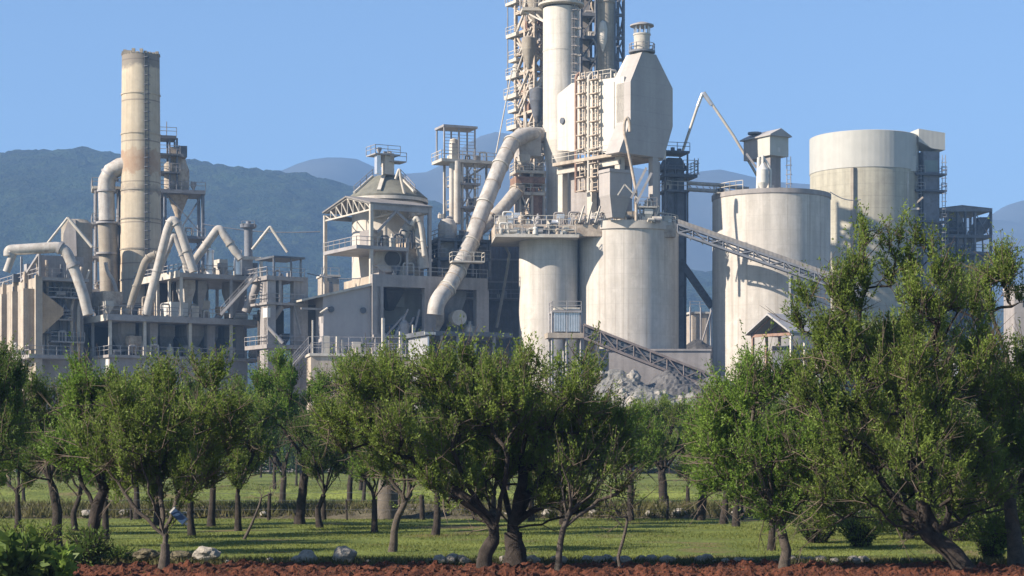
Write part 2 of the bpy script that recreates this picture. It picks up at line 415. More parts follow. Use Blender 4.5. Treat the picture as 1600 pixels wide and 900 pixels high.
FOREST = mat('forest_cover', (.018, .032, .012), var=.75, scale=.022, bump=1, rough=1, tint=(.060,.080,.028), tintamt=.85, bdist=9)
ROCKM = mat('bare_mountain', (.06, .065, .06), var=.3, scale=.004, bump=0, rough=1)
hill('hills', 2200, [(-500,300),(-200,275),(0,250),(60,241),(110,235),(190,236),(250,243),(300,252),(350,260),(400,270),(440,273),(480,279),(520,283),(560,294),(620,312),(690,323),(760,352),(850,385),(1000,420),(1100,432),(1200,440),(1400,470),(1700,500)], 1000, 600, 5, 6, FOREST, 5)
hill('mountains', 3600, [(-600,250),(0,262),(200,268),(330,266),(450,270),(470,262),(495,249),(530,243),(565,246),(590,258),(620,272),(680,268),(710,248),(740,220),(770,209),(800,214),(850,232),(930,255),(1060,274),(1110,266),(1200,284),(1290,292),(1430,335),(1530,345),(1560,318),(1582,308),(1610,322),(1800,330),(2100,340)], 1100, 600, 25, 30, ROCKM, 0)

# the air
g = MB().obox((-5200,-60,-1.5), (10400,0,0), (0,4560,0), (0,0,660))
hz = g.build('haze', bpy.data.materials.new('haze')); tag(hz, kind='stuff')
hm = hz.data.materials[0]; hm.use_nodes = True; N = hm.node_tree.nodes
for n in list(N):
    if n.type == 'BSDF_PRINCIPLED': N.remove(n)
pv = N.new('ShaderNodeVolumePrincipled'); pv.inputs['Density'].default_value = HAZE
pv.inputs['Color'].default_value = (.30, .56, 1.0, 1); pv.inputs['Anisotropy'].default_value = 0.0
hm.node_tree.links.new(pv.outputs[0], [n for n in N if n.type == 'OUTPUT_MATERIAL'][0].inputs['Volume'])

# =====================================================================
# THE PLANT
# =====================================================================
# ---- tall concrete stack ----
Y = 256; cx = X(220, Y); k = Y / FPX
T = thing('chimney_stack', 'tall stained round concrete stack with a sooty rim, at the left of the plant', 'chimney', (cx, Y, 0))
zt = Z(88, Y); g = MB(); prof = [(33*k, 0), (32.3*k, Z(480, Y))]
for i in range(1, 9):
    a = i / 8; prof.append(((32.3 - 3.3*a) * k, Z(480, Y) + (zt - Z(480, Y)) * a))
g.lathe((cx, Y), prof + [(26*k, zt), (26*k, zt - 2)], 56, False).build('shaft', STACK, T)
g = MB()
for i in range(28):
    a = 2*math.pi*i/28; h = rnd.uniform(.15, .6)
    g.obox((cx + 27.3*k*math.cos(a) - .2, Y + 27.3*k*math.sin(a) - .2, zt), (.4,0,0), (0,.4,0), (0,0,h))
g.build('crumbling_rim', CONB, T)
a = R(-62); rr = 30.5*k
ladder(T, DARK, (cx + (34*k)*math.cos(a), Y + (34*k)*math.sin(a), 18), (cx + (30.5*k)*math.cos(a), Y + (30.5*k)*math.sin(a), zt), .5, True, Vector((-math.sin(a), math.cos(a), 0)))
for py in (150, 212, 300, 345, 392, 440):
    r = (29 + 3.3*(py-88)/392) * k + .03
    MB().lathe((cx, Y), [(r, Z(py,Y)), (r + .06, Z(py,Y)), (r + .06, Z(py,Y) + .18), (r, Z(py,Y) + .18)], 56, False).build('band', STACK if py < 220 else CONB, T)

# ---- pipe tower left of the stack ----
Y = 257; f = Fr(150, Y, 14)
T = thing('pipe_tower', 'steel tower around the bent duct left of the tall stack', 'tower', f.o)
wz = f.W(186); us, vs = (0, wz), (0, 4)
cols(T, STL, f, us, vs, 0, Z(291, Y), .28)
for i, py in enumerate((291, 347, 400, 452)):
    deck(T, STL if i else STLP, f, -.5, wz + .4, -.4, 4.4, Z(py, Y), .35, STL, 'deck', 'fl')
    if i: brace(T, STL, f.p(0, 0, Z(py, Y)), f.p(wz, 0, Z((291,347,400)[i-1], Y))); clutter(T, rnd, f, 0, wz*.8, -.2, .8, Z(py, Y), 4, [STL, RUSTY, DARK], .9)
T = thing('bent_duct', 'grey duct leaving the tall stack in a quarter bend down its left side', 'duct', (X(170, 255), 255, 0))
pxpipe(T, 'elbow', DUCT, [(200,258),(188,260),(174,268),(167,282),(166,300)], 13.5, 255.5, 0, 20)
pxpipe(T, 'downpipe', DUCT, [(166,300),(167,345)], 12.5, 255.5, 0, 20)
pxpipe(T, 'lower_pipe', CONB, [(168,350),(171,440),(172,520)], 15, 255.8, 0, 20)
for py in (272, 297, 347, 395): pxpipe(T, 'flange', STL, [(167 + (6 if py < 280 else 0), py),(167 + (4 if py < 280 else 0), py + 3)], 15.5 if py < 346 else 17, 255.5, 0, 20)
pxpipe(T, 'thin_pipe', STLP, [(165,410),(168,425),(178,440),(186,470)], 3, 253.5, 1.5)

# ---- cyclone tower right of the stack ----
Y = 262; f = Fr(258, Y, 16)
T = thing('cyclone_tower', 'open steel tower with a stained vessel and hopper, right behind the tall stack', 'tower', f.o)
W1 = f.W(317); W0 = f.W(293)
cols(T, BLUES, f, (0, W1), (0, 5), 0, Z(298, Y), .35)
cols(T, BLUES, f, (.6, 1.6), (0, 3), Z(298, Y), Z(215, Y), .22)
deck(T, BLUES, f, -1, W1 + .3, -.5, 5.3, Z(296, Y), .5, BLUES)
deck(T, BLUES, f, -1, W1 + .3, -.5, 5.3, Z(368, Y), .35, STL)
deck(T, DARK, f, -.8, 1.5, -.4, 3, Z(212, Y), .4, STL)
for py in (240, 268): deck(T, DARK, f, -.8, 2, -.4, 3, Z(py, Y), .25, STL)
bx(T, 'head_box', RUSTY, f, .8, W0*.98, .5, 3.2, Z(244, Y), Z(228, Y)); bx(T, 'head_cap', BLUES, f, 1.9, W0, .4, 3.3, Z(243, Y), Z(227, Y) + .1)
c = f.p(f.W(281), 2.2, 0)
MB().lathe(c, [(.3, Z(345,Y)), (.45, Z(332,Y)), (1.5, Z(300,Y)), (1.55, Z(262,Y)), (1.15, Z(250,Y)), (.9, Z(240,Y))], 24).build('vessel', RUSTY, T)
c2 = f.p(f.W(268), 1.2, 0)
MB().lathe(c2, [(.9, Z(294,Y)), (.9, Z(255,Y)), (.2, Z(247,Y))], 20).build('drum', BEI, T)
brace(T, BLUES, f.p(W1, 0, Z(300,Y)), f.p(W0*.55, 0, Z(366,Y)), .2); brace(T, BLUES, f.p(0,0,Z(300,Y)), f.p(W1,0,Z(366,Y)), .12)
brace(T, BLUES, f.p(W1, 0, Z(372,Y)), f.p(W0*.4, 0, Z(430,Y)), .2)
bm_(T, 'antenna', STL, f.p(.2, 0, Z(212,Y)), f.p(.2, 0, Z(190,Y)), .09)
clutter(T, rnd, f, 0, W1*.8, -.2, 1, Z(296,Y), 4, [BLUES, STL, RUSTY], .9); clutter(T, rnd, f, 0, W1*.8, -.2, 1, Z(368,Y), 5, [BLUES, STL, RUSTY], 1.0)

# ---- far left: bin house with hopper ----
Y = 236; f = Fr(62, Y, 30)
T = thing('bin_house', 'beige and grey bin house with a tan hopper at the left edge', 'building', f.o)
Wr = f.W(140); Dl = f.D(-70)
bx(T, 'wall', BEI, f, 0, .35, 0, Dl, 0, Z(432,Y)); bx(T, 'front_wall', CONG, f, .35, Wr, 2.5, 2.9, 0, Z(395,Y)); bx(T, 'back_wall', CONG, f, .35, Wr, Dl-.4, Dl, 0, Z(432,Y))
bx(T, 'roof', STL, f, .1, Wr, .2, Dl, Z(432,Y) - .4, Z(432,Y) + .01)
g = MB(); z1, z2 = Z(440,Y), Z(522,Y)
g.extrude([f.p(.1, .2, z1 - 1), f.p(f.W(100), .2, Z(480,Y)), f.p(f.W(100), .2, Z(490,Y)), f.p(.4, .2, z2)], f.v * 2.2).build('hopper', TAN, T)
for v in (0, 5, 10, 15): bx(T, 'pilaster', BEI, f, -.5, 0, v, v + .5, 0, Z(430,Y))
for v in (1.5, 6.5, 11.5): bx(T, 'filter_bag_housing', BEI, f, -1.6, -.05, v, v + 2.4, Z(545,Y), Z(450,Y))
for v in (3.2, 8.8): bm_(T, 'downspout', DARK, f.p(-.8, v, Z(545,Y)), f.p(-.8, v, Z(440,Y)), .2)
bx(T, 'ledge', CONG, f, -1.4, Wr*.6, -.3, Dl, Z(560,Y), Z(554,Y)); rail(T, STL, [f.p(-1.4, Dl*.8, Z(554,Y)), f.p(-1.4, -.3, Z(554,Y)), f.p(Wr*.6, -.3, Z(554,Y))])
rail(T, STL, [f.p(0, Dl, Z(432,Y)), f.p(0, 0, Z(432,Y)), f.p(Wr*.5, 0, Z(432,Y))])
clutter(T, rnd, f, -1.5, -.9, 0, Dl*.8, Z(554,Y), 9, [STL, RUSTY, DARK, STLP], 1.5); clutter(T, rnd, f, -.8, 4, 0, Dl*.8, Z(432,Y), 24, [STL, RUSTY, DARK, STLP], 1.5)
cols(T, STL, f, (0, 3.5), (0, 8), Z(432,Y), Z(392,Y), .25)
brace(T, STL, f.p(0,8,Z(432,Y)), f.p(0,0,Z(396,Y)), .3)
for i in range(3): bx(T, 'platform', DARK, f, .5 + i*2, 2 + i*2, 1.0, 2.4, Z(520 - i*35,Y), Z(517 - i*35,Y))
rl = random.Random(77)
for i in range(9):
    u = rl.uniform(.5, Wr*.9); pipe(T, 'downpipe', rl.choice([STL, STLP, RUSTY, DARK]), [f.p(u, 2.1, Z(rl.uniform(545,560),Y)), f.p(u, 2.1, Z(rl.uniform(470,500),Y)), f.p(u + rl.uniform(-1.5,1.5), 2.1, Z(rl.uniform(400,440),Y))], rl.uniform(.1,.22), 8, .5)
for i, (py, a, b) in enumerate(((455,.3,.9),(490,.2,.7),(525,.35,.95))):
    bx(T, 'window', GLASS, f, Wr*a, Wr*a + 1.1, 2.44, 2.49, Z(py,Y), Z(py-12,Y)); deck(T, STL, f, Wr*a - .5, Wr*b, 1.0, 2.45, Z(py+6,Y), .18, STL)
    clutter(T, rl, f, Wr*a, Wr*b, 1.1, 1.6, Z(py+6,Y), 4, [STL, RUSTY, STLP, DARK], 1.1)
T = thing('vapour_duct', 'thick grey duct running level then bending steeply down at the left edge', 'duct', (X(100, 233), 233, 0))
pxpipe(T, 'duct_run', DUCT, [(14,400),(14,391),(92,386),(104,393),(118,425),(131,462),(138,492)], 8.5, 233, 1.2, 16)
for q in ((92,386,96,388),(114,412,116,417)): pxpipe(T, 'flange', STL, [q[:2], q[2:]], 10.5, 233, 0, 16)
pxpipe(T, 'leg', DUCT, [(22,392),(10,425)], 6, 233)
T = thing('small_bin', 'cream round bin with a sloping top behind the level duct on the left', 'silo', (X(120, 250), 250, 0))
c = (X(120,250), 250); k = 250/FPX
MB().lathe(c, [(24*k, 0), (24*k, Z(350,250)), (16*k, Z(344,250)), (0, Z(343,250))], 32).build('shell', CONB, T)
MB().extrude([P(98,400,247.8), P(99,366,247.8), P(107,343,247.8), P(118,343,247.8), P(119,372,247.8), P(120,400,247.8)], (0,.8,0)).build('casing', CONG, T)
T = thing('bent_pipe', 'thin inverted V pipe above the bin house on the left', 'pipe', (X(105, 240), 240, 0))
pxpipe(T, 'pipe_leg', STLP, [(72,383),(106,340)], 2, 240); pxpipe(T, 'pipe_leg', STLP, [(106,340),(144,386)], 2.6, 240)

# ---- open platform building ----
A = 33
Y = 238; f = Fr(172, Y, A)
T = thing('platform_building', 'long open two-deck process building full of hoppers, below the tall stack', 'building', f.o)
Wr = f.W(416); Dl = f.D(86); zd, zb = Z(491,Y), Z(554,Y)
bx(T, 'base_wall', CONG, f, 0, f.W(388), .2, .6, 0, zb - .3); bx(T, 'side_wall', WHT, f, 0, .4, .6, Dl, 0, zb - .3)
bx(T, 'base_wall', CONG, f, f.W(411), Wr, .2, .6, 0, zb - .3)
bx(T, 'back_wall', SHADE, f, .4, Wr, 12, 12.4, 0, zd - .8)
deck(T, CONG, f, -.3, Wr, -.3, 12, zb, .35, STL); deck(T, STL, f, -.5, Wr, -.6, max(Dl, 12), zd, .75, STL)
bx(T, 'lit_edge', STLP, f, -.62, -.5, -.6, Dl, zd - .8, zd - .02)  # paler strip paints the sunlight on the left deck edge
us = [0, f.W(226), f.W(297), f.W(361), Wr - .2]; vs = [0, 6, 11.5]
for i, u in enumerate(us):
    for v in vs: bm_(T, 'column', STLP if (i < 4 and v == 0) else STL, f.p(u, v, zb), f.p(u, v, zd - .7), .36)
for v in (Dl*.45, Dl*.98): bm_(T, 'column', STLP, f.p(-.3, v, zb-1), f.p(-.3, v, zd - .7), .32)
for i, (a, b) in enumerate(((200,222),(232,262),(268,292),(303,330),(336,356),(370,400))):
    u0, u1 = f.W(a), f.W(b); hopper(T, (CONG, STL, CONG, CONG, STL, CONG)[i], f, u0, u1, 2.2 + (i%3)*.8, 6 + (i%3)*.8, zd - .8, zd - 2.2, zb + .6, .25)
for px in (240, 330, 375): bx(T, 'pier', CONG, f, f.W(px), f.W(px + 12), 1.2, 2.2, zb, zd - .8)
clutter(T, rnd, f, .5, Wr - 1.5, .3, 1.6, zb, 18, [STL, RUSTY, STLP, DARK], 1.6)
bx(T, 'control_cabin', WHT, f, f.W(272), f.W(299), 1, 4, zd, zd + 2.0); bx(T, 'cabinet', STLP, f, f.W(304), f.W(315), .8, 2, zd, zd + 1.6)
brace(T, STLP, f.p(-.3, Dl*.9, zb), f.p(-.3, Dl*.45, zd-1), .2)
hopper(T, RUSTY, f, .6, 3.2, 4, 8, zd + 3.2, zd + 1.5, zd, .6)
clutter(T, rnd, f, -.2, Wr - 1.5, .2, 3, zd, 26, [STL, RUSTY, STLP, DARK, WHT, TAN], 1.7)
# upper floor
fu = Fr(283, 241, A); Yu = 241; zu = Z(426, Yu); Wu = fu.W(417); Du = min(fu.D(196), 15)
bx(T, 'roof_deck', STL, fu, -.3, Wu, -.3, Du, zu - .55, zu); bx(T, 'lit_roof_edge', STLP, fu, -.45, -.3, -.3, Du, zu - .6, zu + .25)  # pale edge strip: sunlight on the left side put into the colour
uu = [0, fu.W(361), Wu - .2]
for u in uu:
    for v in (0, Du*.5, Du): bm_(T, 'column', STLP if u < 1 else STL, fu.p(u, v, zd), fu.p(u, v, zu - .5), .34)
bm_(T, 'column', STLP, fu.p(0, Du*.25, zd), fu.p(0, Du*.25, zu - .5), .3)
rail(T, STL, [fu.p(-.3, Du, zu), fu.p(-.3, 0, zu), fu.p(Wu, -.2, zu)])
bx(T, 'back_panel', SHADE, fu, .5, Wu*.28, Du*.6, Du*.6 + .3, zd, zu - .6)
for a, b, m in ((300,318,DUCT),(322,336,STL),(372,392,CONG)):
    hopper(T, m, fu, fu.W(a), fu.W(b), 2.5, 5, zu - .6, zu - 1.8, zd + .6, .3)
bx(T, 'wall_panel', SHADE, fu, fu.W(300), fu.W(328), 6, 6.3, zd, zu - .6)
bx(T, 'wall_panel', CONG, fu, fu.W(393), Wu, 6, 6.3, zd, zu - .6)
stairs(T, STL, P(345, 492, 240), P(402, 430, 240.5))
pxpipe(T, 'chute', CONG, [(384,488,243),(398,455,243),(406,435,243)], 7, 243, 0)
for px, m in ((328, GALV), (372, GALV)):
    c = P(px, 400, Yu + 3); MB().lathe(c, [(6.2*Yu/FPX, zu), (6.2*Yu/FPX, Z(391,Yu)), (6.8*Yu/FPX, Z(390,Yu)), (6.8*Yu/FPX, Z(387,Yu)), (.1, Z(385,Yu))], 20).build('exhaust_can', m, T)
bx(T, 'fan_housing', STLP, fu, fu.W(353), fu.W(366), 2, 4.5, zu, zu + 2.2)
bx(T, 'pent_frame', STLP, fu, fu.W(384), fu.W(416), 1.5, 1.8, Z(397,Yu) , Z(392,Yu)); bm_(T, 'column', STLP, fu.p(fu.W(416), 1.5, zu), fu.p(fu.W(416), 1.5, Z(392,Yu)), .35)
bx(T, 'pent_box', STL, fu, fu.W(386), fu.W(405), 1.9, 4, zu + .5, Z(397,Yu))
clutter(T, rnd, fu, 1, Wu - 1.5, .3, 3.5, zu, 14, [STL, STLP, DARK, RUSTY, WHT], 1.3)

# pipes bending over it
def vpipe(name, label, pts, rpx, Y, m=DUCT, bend=1.4, extra=()):
    T = thing(name, label, 'duct', (X(pts[0][0], Y), Y, 0))
    pxpipe(T, 'pipe_run', m, pts, rpx, Y, bend, 16)
    for a, b in zip(pts, pts[1:]):
        t = .5; x, y = a[0] + (b[0]-a[0])*t, a[1] + (b[1]-a[1])*t; dx, dy = b[0]-a[0], b[1]-a[1]; L = math.hypot(dx, dy)
        pxpipe(T, 'flange', m, [(x, y), (x + dx/L*2, y + dy/L*2)], rpx*1.22, Y, 0, 16)
    return T
vpipe('bent_pipe', 'thick pale pipe rising in a rounded hairpin just right of the tall stack', [(228,492),(262,358),(270,340),(281,358),(303,425)], 7, 240, bend=2.2)
T = vpipe('bent_pipe', 'thinner pipe nested inside the rounded hairpin pipe', [(250,420),(272,366),(296,428)], 4.5, 243, bend=.5)
vpipe('bent_pipe', 'pale inverted V pipe to the left of the bright exhaust cans', [(302,410),(342,355),(376,405)], 6.5, 243, bend=.6)
vpipe('bent_pipe', 'thin white inverted V pipe at the right end of the upper deck', [(394,390),(422,354),(449,394)], 2.3, 243, STLP, .2)
vpipe('bent_pipe', 'brownish elbow pipe standing in front of the foot of the tall stack', [(199,490),(227,408),(236,400),(246,398)], 6, 241, CONB, .8)
T = thing('vent_mast', 'dark mushroom vent on a stubby mast over the upper deck', 'vent', P(388, 392, 250))
MB().lathe(P(388,0,250), [(.55, Z(430,250)), (.55, Z(358,250)), (1.05, Z(356,250)), (1.1, Z(351,250)), (.35, Z(350,250)), (.3, Z(346,250)), (.1, Z(345,250))], 16).build('mast', BLUES, T)
rail(T, BLUES, [P(378,355,249), P(398,355,249)], .8, .8, .08)

# ---- annex tower ----
Y = 239; f = Fr(418, Y, A)
T = thing('annex_tower', 'narrow grey concrete and steel stair tower right of the open platform building', 'tower', f.o)
Wr = f.W(470)
for px in (418, 436, 459, 469):
    u = f.W(px); bx(T, 'pier', (STL, STL, CONG, CONG)[(418,436,459,469).index(px)], f, u, u + (1.1 if px != 436 else .35), 0, 1, 0 if px != 436 else Z(472,Y), Z(430,Y))
bx(T, 'pier', CONG, f, 0, 1.2, .1, 2.2, 0, Z(432,Y)); bx(T, 'pier', CONG, f, Wr*.75, Wr, 5, 6, 0, Z(432,Y)); bx(T, 'back_wall', SHADE, f, 1, Wr - .1, 4.6, 5, 0, Z(480,Y))
for py, t in ((431,.5),(472,.3),(538,.5)): deck(T, CONG, f, -.3, Wr + .3, -.4, 6, Z(py,Y), t, STL)
bx(T, 'roof', DARK, f, f.W(426), Wr + .4, -.4, 5, Z(402,Y), Z(399,Y))
for u in (f.W(428), f.W(455), Wr): bm_(T, 'column', BLUES, f.p(u, 0, Z(431,Y)), f.p(u, 0, Z(402,Y)), .22)
pxpipe(T, 'chute', CONG, [(424,502),(440,478)], 5, Y + 1.5); pxpipe(T, 'chute', STL, [(418,510),(442,536)], 3, Y)
brace(T, STL, f.p(f.W(459), -.1, Z(474,Y)), f.p(f.W(470), -.1, Z(520,Y)))
stairs(T, STL, P(436, 592, 236), P(482, 540, 238)); bx(T, 'doorway', BEI, f, f.W(426), f.W(434), .1, .4, 0, Z(548,Y))
bx(T, 'cabinet', WHT, f, f.W(411), f.W(416), -1.2, 0, Z(497,Y), Z(482,Y))
clutter(T, rnd, f, .5, Wr - 1, .2, 2, Z(538,Y), 5, [STL, DARK, STLP], 1.1); clutter(T, rnd, f, 1.5, Wr - 1, .2, 2, Z(431,Y), 4, [STL, DARK], 1.0)

# ---- low building with a single pitch roof ----
Y = 240; f = Fr(505, Y, 24)
T = thing('pitched_shed', 'plain grey shed with a single sloping pale roof and two round vents', 'building', f.o)
Wr = f.W(584); zl, zr = Z(463,Y), Z(443,Y)
MB().extrude([f.p(0,0,0), f.p(Wr,0,0), f.p(Wr,0,zr), f.p(0,0,zl)], f.v*9).build('wall', mat('lilac_grey_render', (.36,.34,.33), var=.06, streak=.08, scale=.3), T)
MB().extrude([f.p(f.W(470),-.4,Z(472,Y)), f.p(Wr+.1,-.4,zr+.05), f.p(Wr+.1,-.4,zr+.4), f.p(f.W(470),-.4,Z(469,Y))], f.v*10).build('roof', STLP, T)
bx(T, 'bay_shade', SHADE, f, f.W(472), -.02, 3, 3.4, 0, Z(474,Y)); bx(T, 'bay_beam', CONG, f, f.W(472), -.02, .3, .6, Z(484,Y), Z(481,Y))  # dark sheet painted as the shade inside the open bay
for px in (517, 567):
    c = f.p(f.W(px), -.02, Z(483,Y)); MB().tube([c, c - f.v*.25], .38, 16).build('round_vent', DARK, T)
pxpipe(T, 'lamp_arm', STLP, [(500,489),(512,481)], 1.6, Y - .5)
rail(T, STL, [f.p(0, -1, Z(548,Y)), f.p(Wr, -1, Z(548,Y))])

# ---- front yard platform ----
Y = 233; f = Fr(486, Y, 12)
T = thing('loading_platform', 'low beige loading platform with railings and light poles before the grey shed', 'platform', f.o)
Wr = f.W(655)
bx(T, 'wall', BEI, f, 0, Wr, 0, 5, 0, Z(556,Y)); bx(T, 'coping', STLP, f, -.2, Wr + .2, -.2, 5.2, Z(556,Y), Z(552,Y))
rail(T, STL, [f.p(0,0,Z(552,Y)), f.p(Wr,0,Z(552,Y))], 1.3); rail(T, STL, [f.p(0,3,Z(552,Y)), f.p(Wr,3,Z(552,Y))], 2.2)
for px, a, w2 in ((489,500,.16),(528,525,.35),(535,530,.25),(599,495,.3),(626,516,.25),(646,505,.2)): bm_(T, 'pole', STLP, f.p(f.W(px), .3, Z(556,Y)), f.p(f.W(px), .3, Z(a,Y)), w2)
bx(T, 'gate_frame', STLP, f, f.W(505), f.W(516), .5, .7, Z(552,Y), Z(524,Y)); clutter(T, rnd, f, 1, Wr-1, .6, 3, Z(552,Y), 9, [STL, STLP, BEI], 1.1)
bx(T, 'ramp_wall', BEI, f, f.W(575), f.W(612), -1.5, -.1, 0, Z(562,Y))

# ---- cone roof silo with its canopy ----
Y = 256; k = Y/FPX; c = (X(606,Y), Y)
T = thing('cone_roof_silo', 'round silo with a grey-green conical roof and a lift head on top', 'silo', (c[0], Y, 0))
MB().lathe(c, [(56*k, 0), (56*k, Z(318,Y))], 48).build('shell', CON, T)
MB().lathe(c, [(61*k, Z(318,Y)), (62*k, Z(310,Y)), (57*k, Z(306,Y)), (27*k, Z(280,Y)), (20*k, Z(276,Y)), (0, Z(275.5,Y))], 18).build('cone_roof', CONE, T)
MB().lathe(c, [(62*k, Z(318,Y)), (63*k, Z(318,Y)), (63*k, Z(313,Y)), (62*k, Z(313,Y))], 48, False).build('eaves_ring', STLP, T)
for a in (-40, -150, -100):
    a = R(a); p1 = Vector((c[0] + 58*k*math.cos(a), Y + 58*k*math.sin(a), Z(305,Y))); p2 = Vector((c[0] + 26*k*math.cos(a), Y + 26*k*math.sin(a), Z(277,Y)))
    g = MB().beam(p1, p2, .5, .25)
    g.build('roof_rib', STLP, T)
    if a != R(-100): rail(T, STL, [p1, p2], .9, 1.2, .07)
f = Fr(602, Y - 3, 28)
bx(T, 'lift_head', STLP, f, f.W(602), f.W(616), 0, 1.2, Z(277,Y), Z(244,Y)); bx(T, 'lift_head_back', BLUES, f, .2, 1.6, 1.2, 2.5, Z(262,Y), Z(243,Y))
bx(T, 'riser_box', GALV, f, f.W(589), f.W(595), 0, .8, Z(277,Y), Z(247,Y))
deck(T, STL, f, -1.6, 2.0, -.4, 2.6, Z(246,Y), .15, STL); deck(T, STL, f, .6, 2.8, -.6, 1.6, Z(256,Y), .15, STL)
clutter(T, rnd, f, -1.2, 1.2, 0, 1.5, Z(246,Y), 3, [STL, BLUES], .6)
pxpipe(T, 'side_pipe', STLP, [(618,280),(624,262),(626,278),(632,303)], 2.2, Y - 4.5, .5)
# canopy
Y = 243; f = Fr(580, Y, 30)
T = thing('steel_canopy', 'tall open steel canopy on slim posts in front of the cone roof silo', 'canopy', f.o)
Wr = f.W(671); Dl = min(f.D(497), 14); zt = Z(316,Y)
z2 = f.z(320, 0, Dl) 
MB().extrude([f.p(-.3,-.3,zt), f.p(-.3,Dl*.5,zt+1.6), f.p(-.3,Dl+.3,zt+.3), f.p(-.3,Dl+.3,zt+.1), f.p(-.3,Dl*.5,zt+1.4), f.p(-.3,-.3,zt-.2)], f.u*(Wr+.6)).build('roof', ROOF, T)
for u in (0, Wr*.5, Wr):
    g = MB(); g.beam(f.p(u,0,zt-.9), f.p(u,Dl,zt-.9), .16, .2); g.beam(f.p(u,0,zt-.2), f.p(u,Dl*.5,zt+1.3), .16); g.beam(f.p(u,Dl*.5,zt+1.3), f.p(u,Dl,zt+.1), .16)
    n = 8
    for i in range(n):
        a, b = Dl*i/n, Dl*(i+1)/n; top = lambda v: zt - .2 + 1.5*(1 - abs(v - Dl*.5)/(Dl*.5))
        g.beam(f.p(u,a,zt-.9), f.p(u,b,top(b)), .12); g.beam(f.p(u,b,zt-.9), f.p(u,b,top(b)), .1)
    g.build('truss', STLP, T)
bm_(T, 'beam', STL, f.p(0,0,zt-.5), f.p(Wr,0,zt-.5), .3, .8); bm_(T, 'beam', STL, f.p(0,Dl,zt-.5), f.p(Wr,Dl,zt-.5), .3, .6)
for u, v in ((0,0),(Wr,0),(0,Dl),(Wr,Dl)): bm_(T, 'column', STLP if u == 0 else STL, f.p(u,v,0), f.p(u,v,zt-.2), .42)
brace(T, STL, f.p(Wr*.1,0,zt-3.8), f.p(Wr*.42,0,zt-.9), .3); brace(T, STL, f.p(Wr*.42,0,zt-.9), f.p(Wr*.68,0,zt-2.6), .3)
deck(T, STL, f, -2.2, f.W(637), -.3, Dl*.7, Z(384,Y), .45, STL); bm_(T, 'column', STL, f.p(f.W(636),0,Z(448,Y)), f.p(f.W(636),0,Z(384,Y)), .25); bm_(T, 'column', STL, f.p(f.W(637),.2,Z(384,Y)), f.p(f.W(637),.2,Z(368,Y)), .25)
bx(T, 'drive_housing', CONG, f, .3, f.W(604), 1, 4, Z(384,Y), Z(357,Y)); clutter(T, rnd, f, .4, f.W(630), .2, 2, Z(384,Y), 12, [STL, STLP, DARK, CONG, RUSTY], 1.8)
# big fan and ducts under the canopy
Y = 246
T = thing('exhaust_fan', 'grey snail-shaped fan casing with a dark round inlet under the canopy', 'fan', P(610, 418, Y))
pc = P(606,404,Y); g = MB()
g.tube([pc, pc + Vector((-.3,3,0))], [1.75, 1.75], 28).build('casing', DUCT, T)
pc2 = P(613,404,Y-.3); MB().tube([pc2, pc2 + Vector((0,.28,0))], 1.0, 24).build('inlet', SHADE, T)
pxpipe(T, 'outlet', DUCT, [(592,404),(592,384)], 6, Y + 1, 0); bx(T, 'plinth', CONG, Fr(592, Y, 28), 0, 3.4, 0, 3, Z(450,Y), Z(418,Y))
vpipe('gas_duct', 'broad grey duct arching down inside the right post of the canopy', [(628,372),(641,350),(654,352),(662,420)], 9, 247, bend=1.6)
vpipe('gas_duct', 'slim pale duct with a rounded top beside the canopy right post', [(643,352),(650,338),(657,350),(663,400)], 3.5, 245.5, STLP, .6)
T = thing('brown_hopper', 'brown rectangular hopper on the concrete frame under the canopy', 'hopper', P(645, 430, 247)); f2 = Fr(634, 247, 28)
hopper(T, RUSTY, f2, 0, 2.4, 0, 3, Z(378,247), Z(420,247), Z(436,247), .6, 'body')

# ---- concrete frame building ----
Y = 242; f = Fr(582, Y, 24)
T = thing('concrete_frame_building', 'open concrete frame building with machines inside below the canopy', 'building', f.o)
Wr = f.W(762); z0 = Z(523,Y)
bx(T, 'beam', CONG, f, 0, Wr, 0, .8, Z(447,Y), Z(428,Y)); bx(T, 'side_beam', BEI, f, -.01, .8, .8, 11, Z(450,Y), Z(430,Y)); bx(T, 'floor_slab', CONG, f, 0, Wr, .8, 11, Z(432,Y), Z(430,Y)-.02)
for px, wd in ((582,1.1),(590,.8),(664,1.5),(745,1.7)): bx(T, 'column', CONG, f, f.W(px), f.W(px) + wd, .02, 1.2, 0, Z(447,Y))
for px in (600, 690, 745): bx(T, 'column', CONG, f, f.W(px), f.W(px) + 1, 9, 10, 0, Z(447,Y))
bx(T, 'back_wall', SHADE, f, f.W(626), Wr, 10.6, 11, 0, Z(447,Y)); bx(T, 'floor_slab', CONG, f, 0, Wr, -.5, 11, z0 - .4, z0)
bx(T, 'apron', CONG, f, .2, Wr, -.3, 0, z0 - 2.5, z0-.4)
bx(T, 'board', TAN, f, f.W(596), f.W(617), 6, 6.2, Z(488,Y), Z(455,Y)); bx(T, 'board', WHT, f, f.W(638), f.W(658), 6, 6.2, Z(472,Y), Z(456,Y))
hopper(T, SHADE, f, f.W(612), f.W(640), 2, 6, Z(447,Y), Z(452,Y), Z(480,Y), .3)
hopper(T, CONG, f, f.W(700), f.W(738), 2, 6, Z(447,Y), Z(458,Y), Z(505,Y), .4)
rail(T, STL, [f.p(0,0,Z(428,Y)), f.p(Wr,0,Z(428,Y))])
clutter(T, rnd, f, 1, Wr-1.5, .6, 4, z0, 24, [STL, STLP, DARK, RUSTY, BLUES], 2.0)
for i in range(4): brace(T, STL, f.p(f.W(606+i*14), .6, z0), f.p(f.W(632+i*9), .8, z0 + 2.4 + (i%2)), .22)
